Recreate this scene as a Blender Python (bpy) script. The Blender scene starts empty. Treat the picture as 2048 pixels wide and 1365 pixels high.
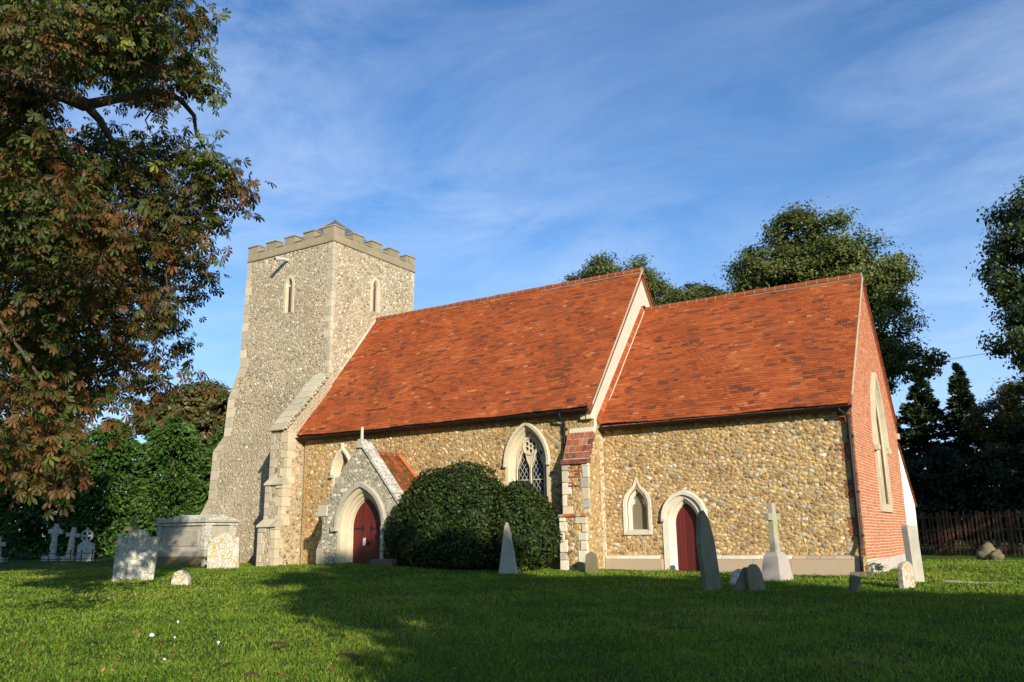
import bpy, bmesh, math, random
import numpy as np
from mathutils import Vector, Matrix
from mathutils.geometry import tessellate_polygon

rng = np.random.default_rng(7)
random.seed(7)
scene = bpy.context.scene
COL = scene.collection

# ------------------------------------------------------------------ camera
CAM = np.array([4.0469, -22.2519, 0.9625])
cam_data = bpy.data.cameras.new('camera')
cam_data.sensor_width = 36.0
cam_data.lens = 1707.42 / 2048 * 36.0
cam_data.clip_start = 0.1
cam_data.clip_end = 5000
cam = bpy.data.objects.new('camera', cam_data)
COL.objects.link(cam)
_y, _p, _r = math.radians(32.0743), math.radians(12.9816), math.radians(-0.7568)
fw = Vector((-math.sin(_y) * math.cos(_p), math.cos(_y) * math.cos(_p), math.sin(_p)))
rt = Vector((math.cos(_y), math.sin(_y), 0))
up = rt.cross(fw)
r2 = rt * math.cos(_r) + up * math.sin(_r)
u2 = -rt * math.sin(_r) + up * math.cos(_r)
mt = Matrix((r2, u2, -fw)).transposed().to_4x4()
mt.translation = Vector(CAM)
cam.matrix_world = mt
scene.camera = cam

# ------------------------------------------------------------------ light
SUN_EL, SUN_AZ = 18.5, 127.0          # azimuth clockwise from north (+Y)
SUN_STRENGTH, SKY_STRENGTH, EXPOSURE = 5.0, 0.10, 0.50
sd = Vector((math.sin(math.radians(SUN_AZ)) * math.cos(math.radians(SUN_EL)),
             math.cos(math.radians(SUN_AZ)) * math.cos(math.radians(SUN_EL)), math.sin(math.radians(SUN_EL))))
sl = bpy.data.lights.new('sun', 'SUN')
sl.energy = SUN_STRENGTH
sl.angle = math.radians(0.5)
sl.color = (1.0, 0.90, 0.73)
so = bpy.data.objects.new('sun', sl)
so.rotation_euler = sd.to_track_quat('Z', 'Y').to_euler()
so.location = (20, -30, 30)
COL.objects.link(so)

world = bpy.data.worlds.new('World')
scene.world = world
world.use_nodes = True


class NT:
    """tiny helper round a node tree"""
    def __init__(self, tree):
        self.t = tree
        tree.nodes.clear()

    def n(self, kind, ins=None, **props):
        nd = self.t.nodes.new(kind)
        for k, v in props.items():
            setattr(nd, k, v)
        for k, v in (ins or {}).items():
            s = nd.inputs[k]
            if isinstance(v, bpy.types.NodeSocket):
                self.t.links.new(v, s)
            else:
                s.default_value = v
        return nd

    def math(self, op, a, b=0.0, c=0.0, clamp=False):
        nd = self.n('ShaderNodeMath', {0: a, 1: b, 2: c}, operation=op)
        nd.use_clamp = clamp
        return nd.outputs[0]

    def noise(self, vec, scale, detail=4, rough=0.55, dist=0.0):
        return self.n('ShaderNodeTexNoise', {'Vector': vec, 'Scale': scale, 'Detail': detail, 'Roughness': rough, 'Distortion': dist}).outputs[0]

    def ramp(self, fac, stops, mode='LINEAR'):
        nd = self.n('ShaderNodeValToRGB', {0: fac})
        cr = nd.color_ramp
        cr.interpolation = mode
        while len(cr.elements) < len(stops):
            cr.elements.new(0.5)
        for e, (p, c) in zip(cr.elements, stops):
            e.position = p
            if not hasattr(c, '__len__'):
                c = (c, c, c)
            e.color = (c[0], c[1], c[2], 1)
        return nd.outputs[0]

    def mix(self, fac, a, b, mode='MIX'):
        nd = self.n('ShaderNodeMix', data_type='RGBA', blend_type=mode)
        for k, v in ((0, fac), (6, a), (7, b)):
            s = nd.inputs[k]
            if isinstance(v, bpy.types.NodeSocket):
                self.t.links.new(v, s)
            elif hasattr(v, '__len__'):
                s.default_value = (v[0], v[1], v[2], 1)
            else:
                s.default_value = v
        return nd.outputs[2]


W = NT(world.node_tree)
sky = W.n('ShaderNodeTexSky', sky_type='NISHITA', sun_disc=False)
sky.sun_elevation = math.radians(SUN_EL)
sky.sun_rotation = math.radians(SUN_AZ)
sky.altitude = 100
sky.air_density = 1.0
sky.dust_density = 0.6
sky.ozone_density = 3.0
tc = W.n('ShaderNodeTexCoord').outputs['Generated']
sep = W.n('ShaderNodeSeparateXYZ', {0: tc})
zc = W.math('MAXIMUM', W.math('ADD', sep.outputs[2], 0.12), 0.05)
px = W.math('DIVIDE', sep.outputs[0], zc)
py = W.math('DIVIDE', sep.outputs[1], zc)
cv = W.n('ShaderNodeCombineXYZ', {0: px, 1: py, 2: 0.0}).outputs[0]
mp = W.n('ShaderNodeMapping', {'Vector': cv, 'Rotation': (0, 0, math.radians(-20)), 'Scale': (0.75, 1.15, 1.0)}).outputs[0]
wisp = W.noise(mp, 1.9, 9, 0.64, 0.45)
veil = W.noise(cv, 0.62, 2, 0.5)
cl = W.math('MULTIPLY', W.ramp(wisp, [(0.40, 0.0), (0.72, 1.0)]), W.ramp(veil, [(0.36, 0.10), (0.62, 1.0)]))
haze_f = W.ramp(sep.outputs[2], [(0.0, 0.70), (0.16, 0.42), (0.36, 0.12), (0.7, 0.0)])
base_tint = W.mix(1.0, sky.outputs[0], (0.45, 0.90, 1.26), 'MULTIPLY')
c1 = W.mix(haze_f, base_tint, (5.2, 6.6, 8.6))
c2 = W.mix(W.math('MULTIPLY', cl, 0.44), c1, (6.4, 7.3, 8.8))
bgn = W.n('ShaderNodeBackground', {'Color': c2, 'Strength': SKY_STRENGTH})
W.n('ShaderNodeOutputWorld', {0: bgn.outputs[0]})

scene.view_settings.view_transform = 'Standard'
scene.view_settings.look = 'None'
scene.view_settings.exposure = EXPOSURE
scene.view_settings.gamma = 1
scene.view_settings.use_curve_mapping = False
scene.cycles.max_bounces = 6
scene.cycles.transparent_max_bounces = 6


# ------------------------------------------------------------------ materials
MATS = {}


def mat(name, builder):
    m = bpy.data.materials.new(name)
    m.use_nodes = True
    t = NT(m.node_tree)
    out = t.n('ShaderNodeOutputMaterial')
    sh = builder(t)
    t.t.links.new(sh, out.inputs[0])
    MATS[name] = m
    return m


def prin(t, color, rough=0.85, bump=None, bstr=0.5, bdist=0.02, spec=0.3, extra=None):
    ins = {'Base Color': color if isinstance(color, bpy.types.NodeSocket) else (*color, 1), 'Roughness': rough, 'Specular IOR Level': spec}
    if bump is not None:
        ins['Normal'] = t.n('ShaderNodeBump', {'Height': bump, 'Strength': bstr, 'Distance': bdist}).outputs[0]
    ins.update(extra or {})
    return t.n('ShaderNodeBsdfPrincipled', ins).outputs[0]


def geo(t):
    return t.n('ShaderNodeNewGeometry').outputs['Position']


def rc(t):
    a = t.n('ShaderNodeAttribute', attribute_name='rc')
    s = t.n('ShaderNodeSeparateColor', {0: a.outputs['Color']})
    return s.outputs[0], s.outputs[1], s.outputs[2]


def m_mortar(c0, c1, c2, sc=9.0):
    def f(t):
        P = geo(t)
        n1 = t.noise(P, sc, 8, 0.68)
        n2 = t.noise(P, 0.9, 4, 0.6)
        v = t.n('ShaderNodeTexVoronoi', {'Vector': P, 'Scale': 17.0, 'Randomness': 1.0}, feature='SMOOTH_F1').outputs[0]
        col = t.ramp(n1, [(0.3, c0), (0.5, c1), (0.7, c2)])
        col = t.mix(t.ramp(n2, [(0.35, 0.0), (0.7, 0.55)]), col, tuple(x * 0.72 for x in c0))
        col = t.mix(t.ramp(t.noise(P, 60, 3, 0.6), [(0.45, 0.0), (0.7, 0.4)]), col, tuple(x * 0.45 for x in c0))
        h = t.math('ADD', t.math('MULTIPLY', n1, 1.0), t.math('MULTIPLY', v, -0.9))
        return prin(t, col, 0.95, h, 1.0, 0.05, 0.1)
    return f


mat('nave_mortar', m_mortar((0.34, 0.215, 0.085), (0.52, 0.355, 0.16), (0.63, 0.465, 0.24)))
mat('tower_mortar', m_mortar((0.38, 0.305, 0.195), (0.53, 0.445, 0.31), (0.64, 0.56, 0.42), 14))
mat('porch_mortar', m_mortar((0.28, 0.25, 0.18), (0.44, 0.40, 0.31), (0.60, 0.55, 0.44), 12))


def m_flint(stops, smear=(0.50, 0.345, 0.165)):
    def f(t):
        a, b, c_ = rc(t)
        P = geo(t)
        col = t.ramp(a, stops, 'CONSTANT')
        n = t.noise(P, 32, 4, 0.65)
        col = t.mix(t.ramp(n, [(0.46, 0.0), (0.64, 0.65)]), col, smear)
        k = t.math('ADD', 0.62, t.math('MULTIPLY', b, 0.7))
        kc = t.n('ShaderNodeCombineColor', {0: k, 1: k, 2: k}).outputs[0]
        col = t.mix(1.0, col, kc, 'MULTIPLY')
        return prin(t, col, 0.72, n, 0.8, 0.03, 0.3)
    return f


mat('flint', m_flint([(0.0, (0.49, 0.335, 0.155)), (0.34, (0.38, 0.235, 0.10)), (0.52, (0.57, 0.42, 0.225)), (0.70, (0.24, 0.14, 0.07)),
                      (0.81, (0.31, 0.28, 0.225)), (0.88, (0.48, 0.45, 0.38)), (0.93, (0.11, 0.10, 0.095)), (0.957, (0.62, 0.57, 0.48)), (0.990, (0.36, 0.13, 0.06))]))
mat('tower_flint', m_flint([(0.0, (0.42, 0.34, 0.21)), (0.22, (0.33, 0.25, 0.14)), (0.42, (0.52, 0.45, 0.32)), (0.58, (0.24, 0.18, 0.11)),
                            (0.70, (0.38, 0.34, 0.27)), (0.80, (0.57, 0.52, 0.42)), (0.90, (0.14, 0.12, 0.10)), (0.962, (0.70, 0.66, 0.56)), (0.985, (0.36, 0.17, 0.08))], (0.56, 0.49, 0.35)))
mat('porch_stone', m_flint([(0.0, (0.42, 0.38, 0.29)), (0.35, (0.34, 0.30, 0.22)), (0.6, (0.52, 0.47, 0.37)), (0.88, (0.22, 0.19, 0.14)), (0.95, (0.66, 0.61, 0.50))], (0.50, 0.45, 0.35)))


def m_stone(c0, c1, stain=(0.30, 0.28, 0.22), amt=0.5, lichen=None):
    def f(t):
        P = geo(t)
        a, b, c_ = rc(t)
        n = t.noise(P, 7, 8, 0.7)
        col = t.mix(n, c0, c1)
        k = t.math('ADD', 0.80, t.math('MULTIPLY', b, 0.3))
        col = t.mix(1.0, col, t.n('ShaderNodeCombineColor', {0: k, 1: k, 2: k}).outputs[0], 'MULTIPLY')
        col = t.mix(t.ramp(t.noise(P, 2.6, 7, 0.72), [(0.42, 0.0), (0.68, amt)]), col, stain)
        if lichen:
            col = t.mix(t.ramp(t.noise(P, 6.5, 8, 0.75), [(0.50, 0.0), (0.56, 0.9)]), col, lichen)
            col = t.mix(t.ramp(t.noise(P, 19, 6, 0.7), [(0.54, 0.0), (0.58, 0.85)]), col, (0.72, 0.71, 0.66))
        return prin(t, col, 0.9, t.noise(P, 40, 6, 0.7), 0.55, 0.02, 0.2)
    return f


mat('worn_quoin', m_stone((0.56, 0.50, 0.38), (0.46, 0.40, 0.29), (0.34, 0.29, 0.2), 0.5))
mat('limestone', m_stone((0.66, 0.57, 0.41), (0.53, 0.44, 0.29), (0.34, 0.29, 0.2), 0.35))
mat('pale_limestone', m_stone((0.76, 0.71, 0.59), (0.64, 0.57, 0.43), (0.42, 0.35, 0.24), 0.5))
mat('grey_limestone', m_stone((0.50, 0.46, 0.37), (0.38, 0.34, 0.26), (0.22, 0.21, 0.18), 0.5))
mat('cement', m_stone((0.36, 0.30, 0.20), (0.28, 0.235, 0.15), (0.17, 0.14, 0.09), 0.45))
mat('slab_stone', m_stone((0.56, 0.51, 0.40), (0.44, 0.39, 0.28), (0.38, 0.30, 0.12), 0.5))
mat('render', m_stone((0.62, 0.57, 0.46), (0.54, 0.49, 0.38), (0.44, 0.41, 0.34), 0.4))
mat('plinth_render', m_stone((0.50, 0.38, 0.26), (0.40, 0.29, 0.19), (0.36, 0.31, 0.25), 0.6))
mat('white_render', m_stone((0.86, 0.82, 0.72), (0.82, 0.77, 0.66), (0.72, 0.67, 0.56), 0.2))
mat('whitewash', m_stone((0.62, 0.58, 0.52), (0.50, 0.44, 0.38), (0.38, 0.26, 0.20), 0.5))
mat('lichen_stone', m_stone((0.54, 0.50, 0.42), (0.42, 0.39, 0.32), (0.22, 0.21, 0.16), 0.8, (0.42, 0.27, 0.06)))
mat('pale_lichen_stone', m_stone((0.62, 0.59, 0.51), (0.48, 0.45, 0.38), (0.17, 0.165, 0.12), 0.85, (0.30, 0.28, 0.20)))
mat('dark_stone', m_stone((0.21, 0.165, 0.11), (0.12, 0.10, 0.065), (0.08, 0.085, 0.035), 0.7))
mat('green_stone', m_stone((0.30, 0.245, 0.15), (0.21, 0.17, 0.10), (0.13, 0.12, 0.055), 0.8))
mat('granite', m_stone((0.48, 0.42, 0.38), (0.38, 0.32, 0.29), (0.30, 0.26, 0.22), 0.4))
mat('algae_granite', m_stone((0.42, 0.38, 0.33), (0.34, 0.30, 0.25), (0.28, 0.32, 0.08), 0.9))
mat('moss_brick', m_stone((0.22, 0.15, 0.09), (0.15, 0.12, 0.06), (0.12, 0.13, 0.04), 0.8))


def m_tile(dark=False):
    def f(t):
        a, b, c_ = rc(t)
        P = geo(t)
        stops = [(0.0, (0.10, 0.038, 0.024)), (0.10, (0.15, 0.046, 0.022)), (0.28, (0.24, 0.058, 0.018)),
                 (0.55, (0.325, 0.072, 0.018)), (0.80, (0.40, 0.100, 0.026)), (0.955, (0.46, 0.18, 0.07))]
        col = t.ramp(a, stops)
        n = t.noise(P, 5.0, 6, 0.7)
        col = t.mix(t.ramp(n, [(0.45, 0.0), (0.72, 0.45)]), col, (0.20, 0.07, 0.035))
        if dark:
            col = t.mix(t.ramp(t.noise(P, 4.5, 7, 0.75), [(0.42, 0.0), (0.58, 0.9)]), col, (0.055, 0.05, 0.02))
        return prin(t, col, 0.85, t.noise(P, 55, 4, 0.6), 0.4, 0.01, 0.2)
    return f


mat('roof_tile', m_tile())
mat('mossy_tile', m_tile(True))


def m_brick(t):
    a, b, c_ = rc(t)
    P = geo(t)
    col = t.ramp(a, [(0.0, (0.20, 0.075, 0.05)), (0.2, (0.40, 0.135, 0.07)), (0.6, (0.52, 0.175, 0.08)), (1.0, (0.58, 0.25, 0.125))])
    col = t.mix(t.ramp(t.noise(P, 26, 5, 0.7), [(0.4, 0.0), (0.75, 0.5)]), col, (0.50, 0.20, 0.11))
    col = t.mix(t.ramp(t.noise(P, 1.7, 5, 0.65), [(0.5, 0.0), (0.75, 0.45)]), col, (0.17, 0.08, 0.05))
    return prin(t, col, 0.9, t.noise(P, 70, 4, 0.6), 0.5, 0.01, 0.15)


def m_oldbrick(t):
    a, b, c_ = rc(t)
    P = geo(t)
    col = t.ramp(a, [(0.0, (0.12, 0.045, 0.03)), (0.4, (0.27, 0.075, 0.04)), (0.8, (0.36, 0.11, 0.05)), (1.0, (0.42, 0.17, 0.08))])
    col = t.mix(t.ramp(t.noise(P, 14, 6, 0.7), [(0.5, 0.0), (0.7, 0.6)]), col, (0.36, 0.30, 0.22))
    return prin(t, col, 0.9, t.noise(P, 60, 4, 0.6), 0.5, 0.01, 0.15)


mat('brick', m_brick)
mat('old_brick', m_oldbrick)
mat('white_mortar', m_stone((0.74, 0.67, 0.55), (0.62, 0.54, 0.42), (0.5, 0.36, 0.26), 0.4))


def m_simple(c, rough=0.6, nsc=20, var=0.35, bs=0.2, spec=0.3, metal=0.0):
    def f(t):
        P = geo(t)
        n = t.noise(P, nsc, 5, 0.6)
        col = t.mix(t.ramp(n, [(0.35, 0.0), (0.7, var)]), c, tuple(x * 0.45 for x in c))
        return prin(t, col, rough, n, bs, 0.01, spec, {'Metallic': metal})
    return f


mat('black_iron', m_simple((0.012, 0.012, 0.013), 0.5, 12, 0.3, 0.1, 0.25))
mat('lead', m_simple((0.11, 0.125, 0.15), 0.5, 3, 0.4, 0.2, 0.5))
mat('louvre_dark', m_simple((0.03, 0.025, 0.022), 0.8))
mat('louvre_frame', m_simple((0.20, 0.14, 0.12), 0.8))
mat('paper', m_simple((0.62, 0.62, 0.60), 0.7, 40, 0.2))
mat('lead_came', m_simple((0.50, 0.50, 0.48), 0.6))
mat('glass', m_simple((0.012, 0.014, 0.016), 0.12, 6, 0.3, 0.3, 0.5))
mat('rust_iron', m_simple((0.05, 0.035, 0.03), 0.8))
mat('soil', m_simple((0.075, 0.045, 0.02), 0.95, 30, 0.5, 1.0))
mat('gargoyle_lead', m_simple((0.50, 0.49, 0.46), 0.7, 9))
mat('eave_board', m_simple((0.42, 0.38, 0.26), 0.8, 9))


def m_door(t):
    P = geo(t)
    st = t.n('ShaderNodeMapping', {'Vector': P, 'Scale': (60, 60, 2.5)}).outputs[0]
    n = t.noise(st, 1.0, 5, 0.6)
    a, b, c_ = rc(t)
    col = t.mix(n, (0.135, 0.020, 0.016), (0.080, 0.012, 0.010))
    k = t.math('ADD', 0.78, t.math('MULTIPLY', b, 0.4))
    col = t.mix(1.0, col, t.n('ShaderNodeCombineColor', {0: k, 1: k, 2: k}).outputs[0], 'MULTIPLY')
    return prin(t, col, 0.5, n, 0.25, 0.01, 0.35)


mat('red_paint', m_door)


def m_mesh_glass(t):
    P = geo(t)
    g1 = t.n('ShaderNodeTexWave', {'Vector': P, 'Scale': 14.0, 'Distortion': 0.2}, wave_type='BANDS', bands_direction='X').outputs[0]
    g2 = t.n('ShaderNodeTexWave', {'Vector': P, 'Scale': 14.0, 'Distortion': 0.2}, wave_type='BANDS', bands_direction='Z').outputs[0]
    g = t.math('MULTIPLY', g1, g2)
    col = t.mix(g, (0.17, 0.14, 0.08), (0.24, 0.205, 0.125))
    return prin(t, col, 0.6, g, 0.3, 0.01, 0.3)


mat('wire_guard', m_mesh_glass)


def m_wood(t):
    a, b, c_ = rc(t)
    P = geo(t)
    n = t.noise(t.n('ShaderNodeMapping', {'Vector': P, 'Scale': (30, 30, 2)}).outputs[0], 1, 5, 0.6)
    col = t.mix(n, (0.13, 0.065, 0.035), (0.07, 0.036, 0.02))
    k = t.math('ADD', 0.6, t.math('MULTIPLY', b, 0.8))
    col = t.mix(1.0, col, t.n('ShaderNodeCombineColor', {0: k, 1: k, 2: k}).outputs[0], 'MULTIPLY')
    return prin(t, col, 0.85, n, 0.4, 0.01)


mat('fence_wood', m_wood)


def m_leaf(stops, trans=0.35, rough=0.5, nstop=None, spec=0.35):
    def f(t):
        a, b, c_ = rc(t)
        col = t.ramp(a, stops)
        if nstop:
            col = t.mix(t.ramp(t.noise(geo(t), 28, 3, 0.6), nstop), col, (0.12, 0.052, 0.015))
        k = t.math('ADD', 0.7, t.math('MULTIPLY', b, 0.6))
        col = t.mix(1.0, col, t.n('ShaderNodeCombineColor', {0: k, 1: k, 2: k}).outputs[0], 'MULTIPLY')
        p = prin(t, col, rough, spec=spec)
        tr = t.n('ShaderNodeBsdfTranslucent', {0: t.mix(1.0, col, (1.25, 1.35, 0.6), 'MULTIPLY')}).outputs[0]
        return t.n('ShaderNodeMixShader', {0: trans, 1: p, 2: tr}).outputs[0]
    return f


mat('chestnut_leaf', m_leaf([(0.0, (0.17, 0.065, 0.018)), (0.28, (0.10, 0.058, 0.015)), (0.45, (0.050, 0.066, 0.012)), (0.8, (0.045, 0.090, 0.014)), (1.0, (0.18, 0.20, 0.03))],
                            0.3, 0.55, [(0.53, 0.0), (0.64, 0.75)]))
mat('lime_leaf', m_leaf([(0.0, (0.055, 0.080, 0.014)), (0.55, (0.095, 0.115, 0.020)), (0.9, (0.15, 0.135, 0.025)), (1.0, (0.22, 0.12, 0.02))], 0.3))
mat('autumn_leaf', m_leaf([(0.0, (0.05, 0.07, 0.015)), (0.5, (0.09, 0.085, 0.02)), (1.0, (0.20, 0.10, 0.025))], 0.25))
mat('copper_leaf', m_leaf([(0.0, (0.10, 0.06, 0.02)), (0.5, (0.17, 0.085, 0.02)), (1.0, (0.26, 0.12, 0.03))], 0.25))
mat('beech_leaf', m_leaf([(0.0, (0.026, 0.045, 0.009)), (0.6, (0.045, 0.065, 0.012)), (1.0, (0.09, 0.10, 0.02))], 0.2))
mat('conifer_leaf', m_leaf([(0.0, (0.032, 0.075, 0.012)), (0.6, (0.060, 0.130, 0.018)), (1.0, (0.105, 0.180, 0.028))], 0.15, 0.65))
mat('dark_conifer_leaf', m_leaf([(0.0, (0.012, 0.026, 0.010)), (0.6, (0.020, 0.042, 0.014)), (1.0, (0.04, 0.06, 0.018))], 0.1, 0.7))
mat('ivy_leaf', m_leaf([(0.0, (0.009, 0.019, 0.004)), (0.6, (0.022, 0.042, 0.007)), (1.0, (0.075, 0.105, 0.016))], 0.12, 0.62, spec=0.2))
mat('dead_leaf', m_leaf([(0.0, (0.20, 0.07, 0.03)), (0.6, (0.28, 0.12, 0.04)), (1.0, (0.45, 0.30, 0.10))], 0.2, 0.8))
mat('white_cap', m_simple((0.75, 0.73, 0.68), 0.7))
mat('grass_blade', m_leaf([(0.0, (0.080, 0.150, 0.012)), (0.5, (0.145, 0.230, 0.020)), (0.85, (0.24, 0.285, 0.038)), (1.0, (0.30, 0.26, 0.09))], 0.40, 0.6, spec=0.2))


def m_bark(t):
    P = geo(t)
    n = t.noise(t.n('ShaderNodeMapping', {'Vector': P, 'Scale': (14, 14, 5)}).outputs[0], 1, 7, 0.7)
    col = t.ramp(n, [(0.3, (0.07, 0.05, 0.035)), (0.6, (0.17, 0.125, 0.085)), (0.8, (0.26, 0.20, 0.14))])
    return prin(t, col, 0.95, n, 1.0, 0.05, 0.1)


mat('bark', m_bark)


def m_ground(t):
    P = geo(t)
    n1 = t.noise(P, 1.1, 6, 0.65)
    n2 = t.noise(P, 14, 6, 0.7)
    n3 = t.noise(P, 90, 4, 0.7)
    col = t.ramp(n1, [(0.3, (0.055, 0.105, 0.010)), (0.5, (0.090, 0.150, 0.015)), (0.72, (0.150, 0.175, 0.028))])
    col = t.mix(t.ramp(n2, [(0.42, 0.0), (0.70, 0.55)]), col, (0.030, 0.062, 0.008))
    col = t.mix(t.ramp(n3, [(0.45, 0.0), (0.75, 0.6)]), col, (0.10, 0.14, 0.026))
    return prin(t, col, 0.95, n3, 1.0, 0.06, 0.1)


mat('lawn', m_ground)


# ------------------------------------------------------------------ mesh helpers
def mesh_np(name, V, Fs, rcv=None, smooth=False):
    """V (n,3); Fs list of (m,k) index arrays; rcv (n,3) stored as the colour attribute rc"""
    me = bpy.data.meshes.new(name)
    V = np.asarray(V, dtype=np.float32)
    Fs = [np.asarray(F, dtype=np.int32) for F in Fs if len(F)]
    me.vertices.add(len(V))
    me.vertices.foreach_set('co', V.ravel())
    nl = sum(F.size for F in Fs)
    npoly = sum(len(F) for F in Fs)
    me.loops.add(nl)
    me.polygons.add(npoly)
    me.loops.foreach_set('vertex_index', np.concatenate([F.ravel() for F in Fs]))
    tot = np.concatenate([np.full(len(F), F.shape[1], dtype=np.int32) for F in Fs])
    st = np.concatenate([[0], np.cumsum(tot)[:-1]]).astype(np.int32)
    me.polygons.foreach_set('loop_start', st)
    me.polygons.foreach_set('loop_total', tot)
    me.update(calc_edges=True)
    me.polygons.foreach_set('use_smooth', np.full(npoly, bool(smooth)))
    if rcv is None:
        rcv = np.full((len(V), 3), 0.5)
    at = me.attributes.new('rc', 'FLOAT_COLOR', 'POINT')
    c4 = np.ones((len(V), 4), dtype=np.float32)
    c4[:, :3] = rcv
    at.data.foreach_set('color', c4.ravel())
    return me


def link(name, me, material=None, parent=None, label=None, kind=None, cat=None, group=None, loc=None):
    o = bpy.data.objects.new(name, me)
    COL.objects.link(o)
    if me is not None and material is not None and len(me.materials) == 0:
        me.materials.append(MATS[material])
    if parent is not None:
        o.parent = parent
    if label:
        o['label'] = label
    if kind:
        o['kind'] = kind
    if cat:
        o['category'] = cat
    if group:
        o['group'] = group
    if loc is not None:
        o.location = loc
    return o


def thing(name, label, cat, loc=(0, 0, 0), rz=0.0, group=None):
    o = link(name, None, label=label, cat=cat, group=group, loc=loc)
    o.rotation_euler = (0, 0, rz)
    return o


def replicate(BV, BF, M, T, rcs):
    """copies of a base mesh under N 3x3 matrices and offsets"""
    BV = np.asarray(BV, float)
    N = len(T)
    V = np.einsum('nij,kj->nki', M, BV) + T[:, None, :]
    off = (np.arange(N) * len(BV))[:, None, None]
    Fs = [(np.asarray(F)[None] + off).reshape(-1, np.asarray(F).shape[1]) for F in BF]
    R = np.repeat(rcs, len(BV), axis=0)
    return V.reshape(-1, 3), Fs, R


class MB:
    """collects polygons into one mesh"""
    def __init__(self):
        self.v, self.f, self.r = [], [], []

    def add(self, vs, fs, r=None):
        o = len(self.v)
        self.v += [tuple(map(float, p)) for p in vs]
        self.f += [tuple(i + o for i in f) for f in fs]
        if r is None:
            r = (random.random(), random.random(), random.random())
        self.r += [r] * len(vs)
        return self

    def box(self, lo, hi, r=None, M=None, jit=0.0):
        vs = [(x, y, z) for z in (lo[2], hi[2]) for y in (lo[1], hi[1]) for x in (lo[0], hi[0])]
        if jit:
            vs = [tuple(c + random.uniform(-jit, jit) for c in p) for p in vs]
        if M is not None:
            vs = [tuple(M @ Vector(p)) for p in vs]
        return self.add(vs, [(0, 2, 3, 1), (4, 5, 7, 6), (0, 1, 5, 4), (2, 6, 7, 3), (0, 4, 6, 2), (1, 3, 7, 5)], r)

    def tube(self, pts, rad, n=8, r=None, cap=True):
        pts = [Vector(p) for p in pts]
        if not hasattr(rad, '__len__'):
            rad = [rad] * len(pts)
        rings, vs, fs = [], [], []
        a = None
        for i, p in enumerate(pts):
            d = (pts[min(i + 1, len(pts) - 1)] - pts[max(i - 1, 0)]).normalized()
            if a is None:
                a = d.orthogonal().normalized()
            a = (a - d * a.dot(d)).normalized()
            b = d.cross(a)
            for k in range(n):
                t = 2 * math.pi * k / n
                vs.append(p + (a * math.cos(t) + b * math.sin(t)) * rad[i])
        for i in range(len(pts) - 1):
            for k in range(n):
                fs.append((i * n + k, i * n + (k + 1) % n, (i + 1) * n + (k + 1) % n, (i + 1) * n + k))
        if cap:
            fs.append(tuple(range(n))[::-1])
            fs.append(tuple((len(pts) - 1) * n + k for k in range(n)))
        return self.add(vs, fs, r)

    def build(self, name, material, parent=None, smooth=False, bevel=0.0, **kw):
        me = bpy.data.meshes.new(name)
        me.from_pydata(self.v, [], self.f)
        me.update()
        bm = bmesh.new()
        bm.from_mesh(me)
        bmesh.ops.recalc_face_normals(bm, faces=bm.faces)
        bm.to_mesh(me)
        bm.free()
        at = me.attributes.new('rc', 'FLOAT_COLOR', 'POINT')
        c4 = np.ones((len(self.v), 4), dtype=np.float32)
        c4[:, :3] = np.array(self.r)
        at.data.foreach_set('color', c4.ravel())
        if smooth:
            me.polygons.foreach_set('use_smooth', np.ones(len(me.polygons), dtype=bool))
        o = link(name, me, material, parent, **kw)
        if bevel:
            b = o.modifiers.new('bevel', 'BEVEL')
            b.width = bevel
            b.segments = 2
            b.limit_method = 'ANGLE'
        return o


# wall frames: (u, v, d) -> world; d points out of the wall
def south(y0):
    return lambda u, v, d=0.0: (u, y0 - d, v)


def east(x0):
    return lambda u, v, d=0.0: (x0 + d, u, v)


def plate_mb(F, outer, holes, d0, d1, mb=None, back=True):
    """slab between depths d0 (front) and d1 (back) with outline and holes cut through"""
    mb = mb or MB()
    polys = [[Vector((u, v, 0)) for u, v in outer]] + [[Vector((u, v, 0)) for u, v in h] for h in holes]
    tris = tessellate_polygon(polys)
    flat = [p for poly in polys for p in poly]
    mb.add([F(p.x, p.y, d0) for p in flat], [tuple(t) for t in tris], (0.5, 0.5, 0.5))
    if back:
        mb.add([F(p.x, p.y, d1) for p in flat], [tuple(t)[::-1] for t in tris], (0.5, 0.5, 0.5))
    for poly in polys:
        n = len(poly)
        vs = [F(p.x, p.y, d0) for p in poly] + [F(p.x, p.y, d1) for p in poly]
        mb.add(vs, [(i, (i + 1) % n, n + (i + 1) % n, n + i) for i in range(n)], (0.5, 0.5, 0.5))
    return mb


def arch(hw, z0, zs, za, cu=0.0, n=9):
    """pointed arch outline from bottom left over the apex to bottom right"""
    h = za - zs
    cx = (h * h - hw * hw) / (2 * hw)
    r = cx + hw
    a_end = math.atan2(h, -cx)           # angle at apex seen from right-hand centre
    L = []
    for i in range(n + 1):
        a = math.pi + (a_end - math.pi) * i / n
        L.append((cu + cx + r * math.cos(a), zs + r * math.sin(a)))
    R = [(2 * cu - u, v) for u, v in L[::-1][1:]]
    pts = L + R
    if z0 is not None:
        pts = [(cu - hw, z0)] + pts + [(cu + hw, z0)]
    return pts


def moulding_mb(F, loops, mb=None, close_bottom=False):
    """loops: list of (points, depth) with equal point counts; strips between neighbours"""
    mb = mb or MB()
    n = len(loops[0][0])
    vs = []
    for pts, d in loops:
        vs += [F(u, v, d) for u, v in pts]
    fs = []
    for k in range(len(loops) - 1):
        for i in range(n - 1):
            fs.append((k * n + i, k * n + i + 1, (k + 1) * n + i + 1, (k + 1) * n + i))
    mb.add(vs, fs, (0.5, 0.5, 0.5))
    return mb


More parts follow.
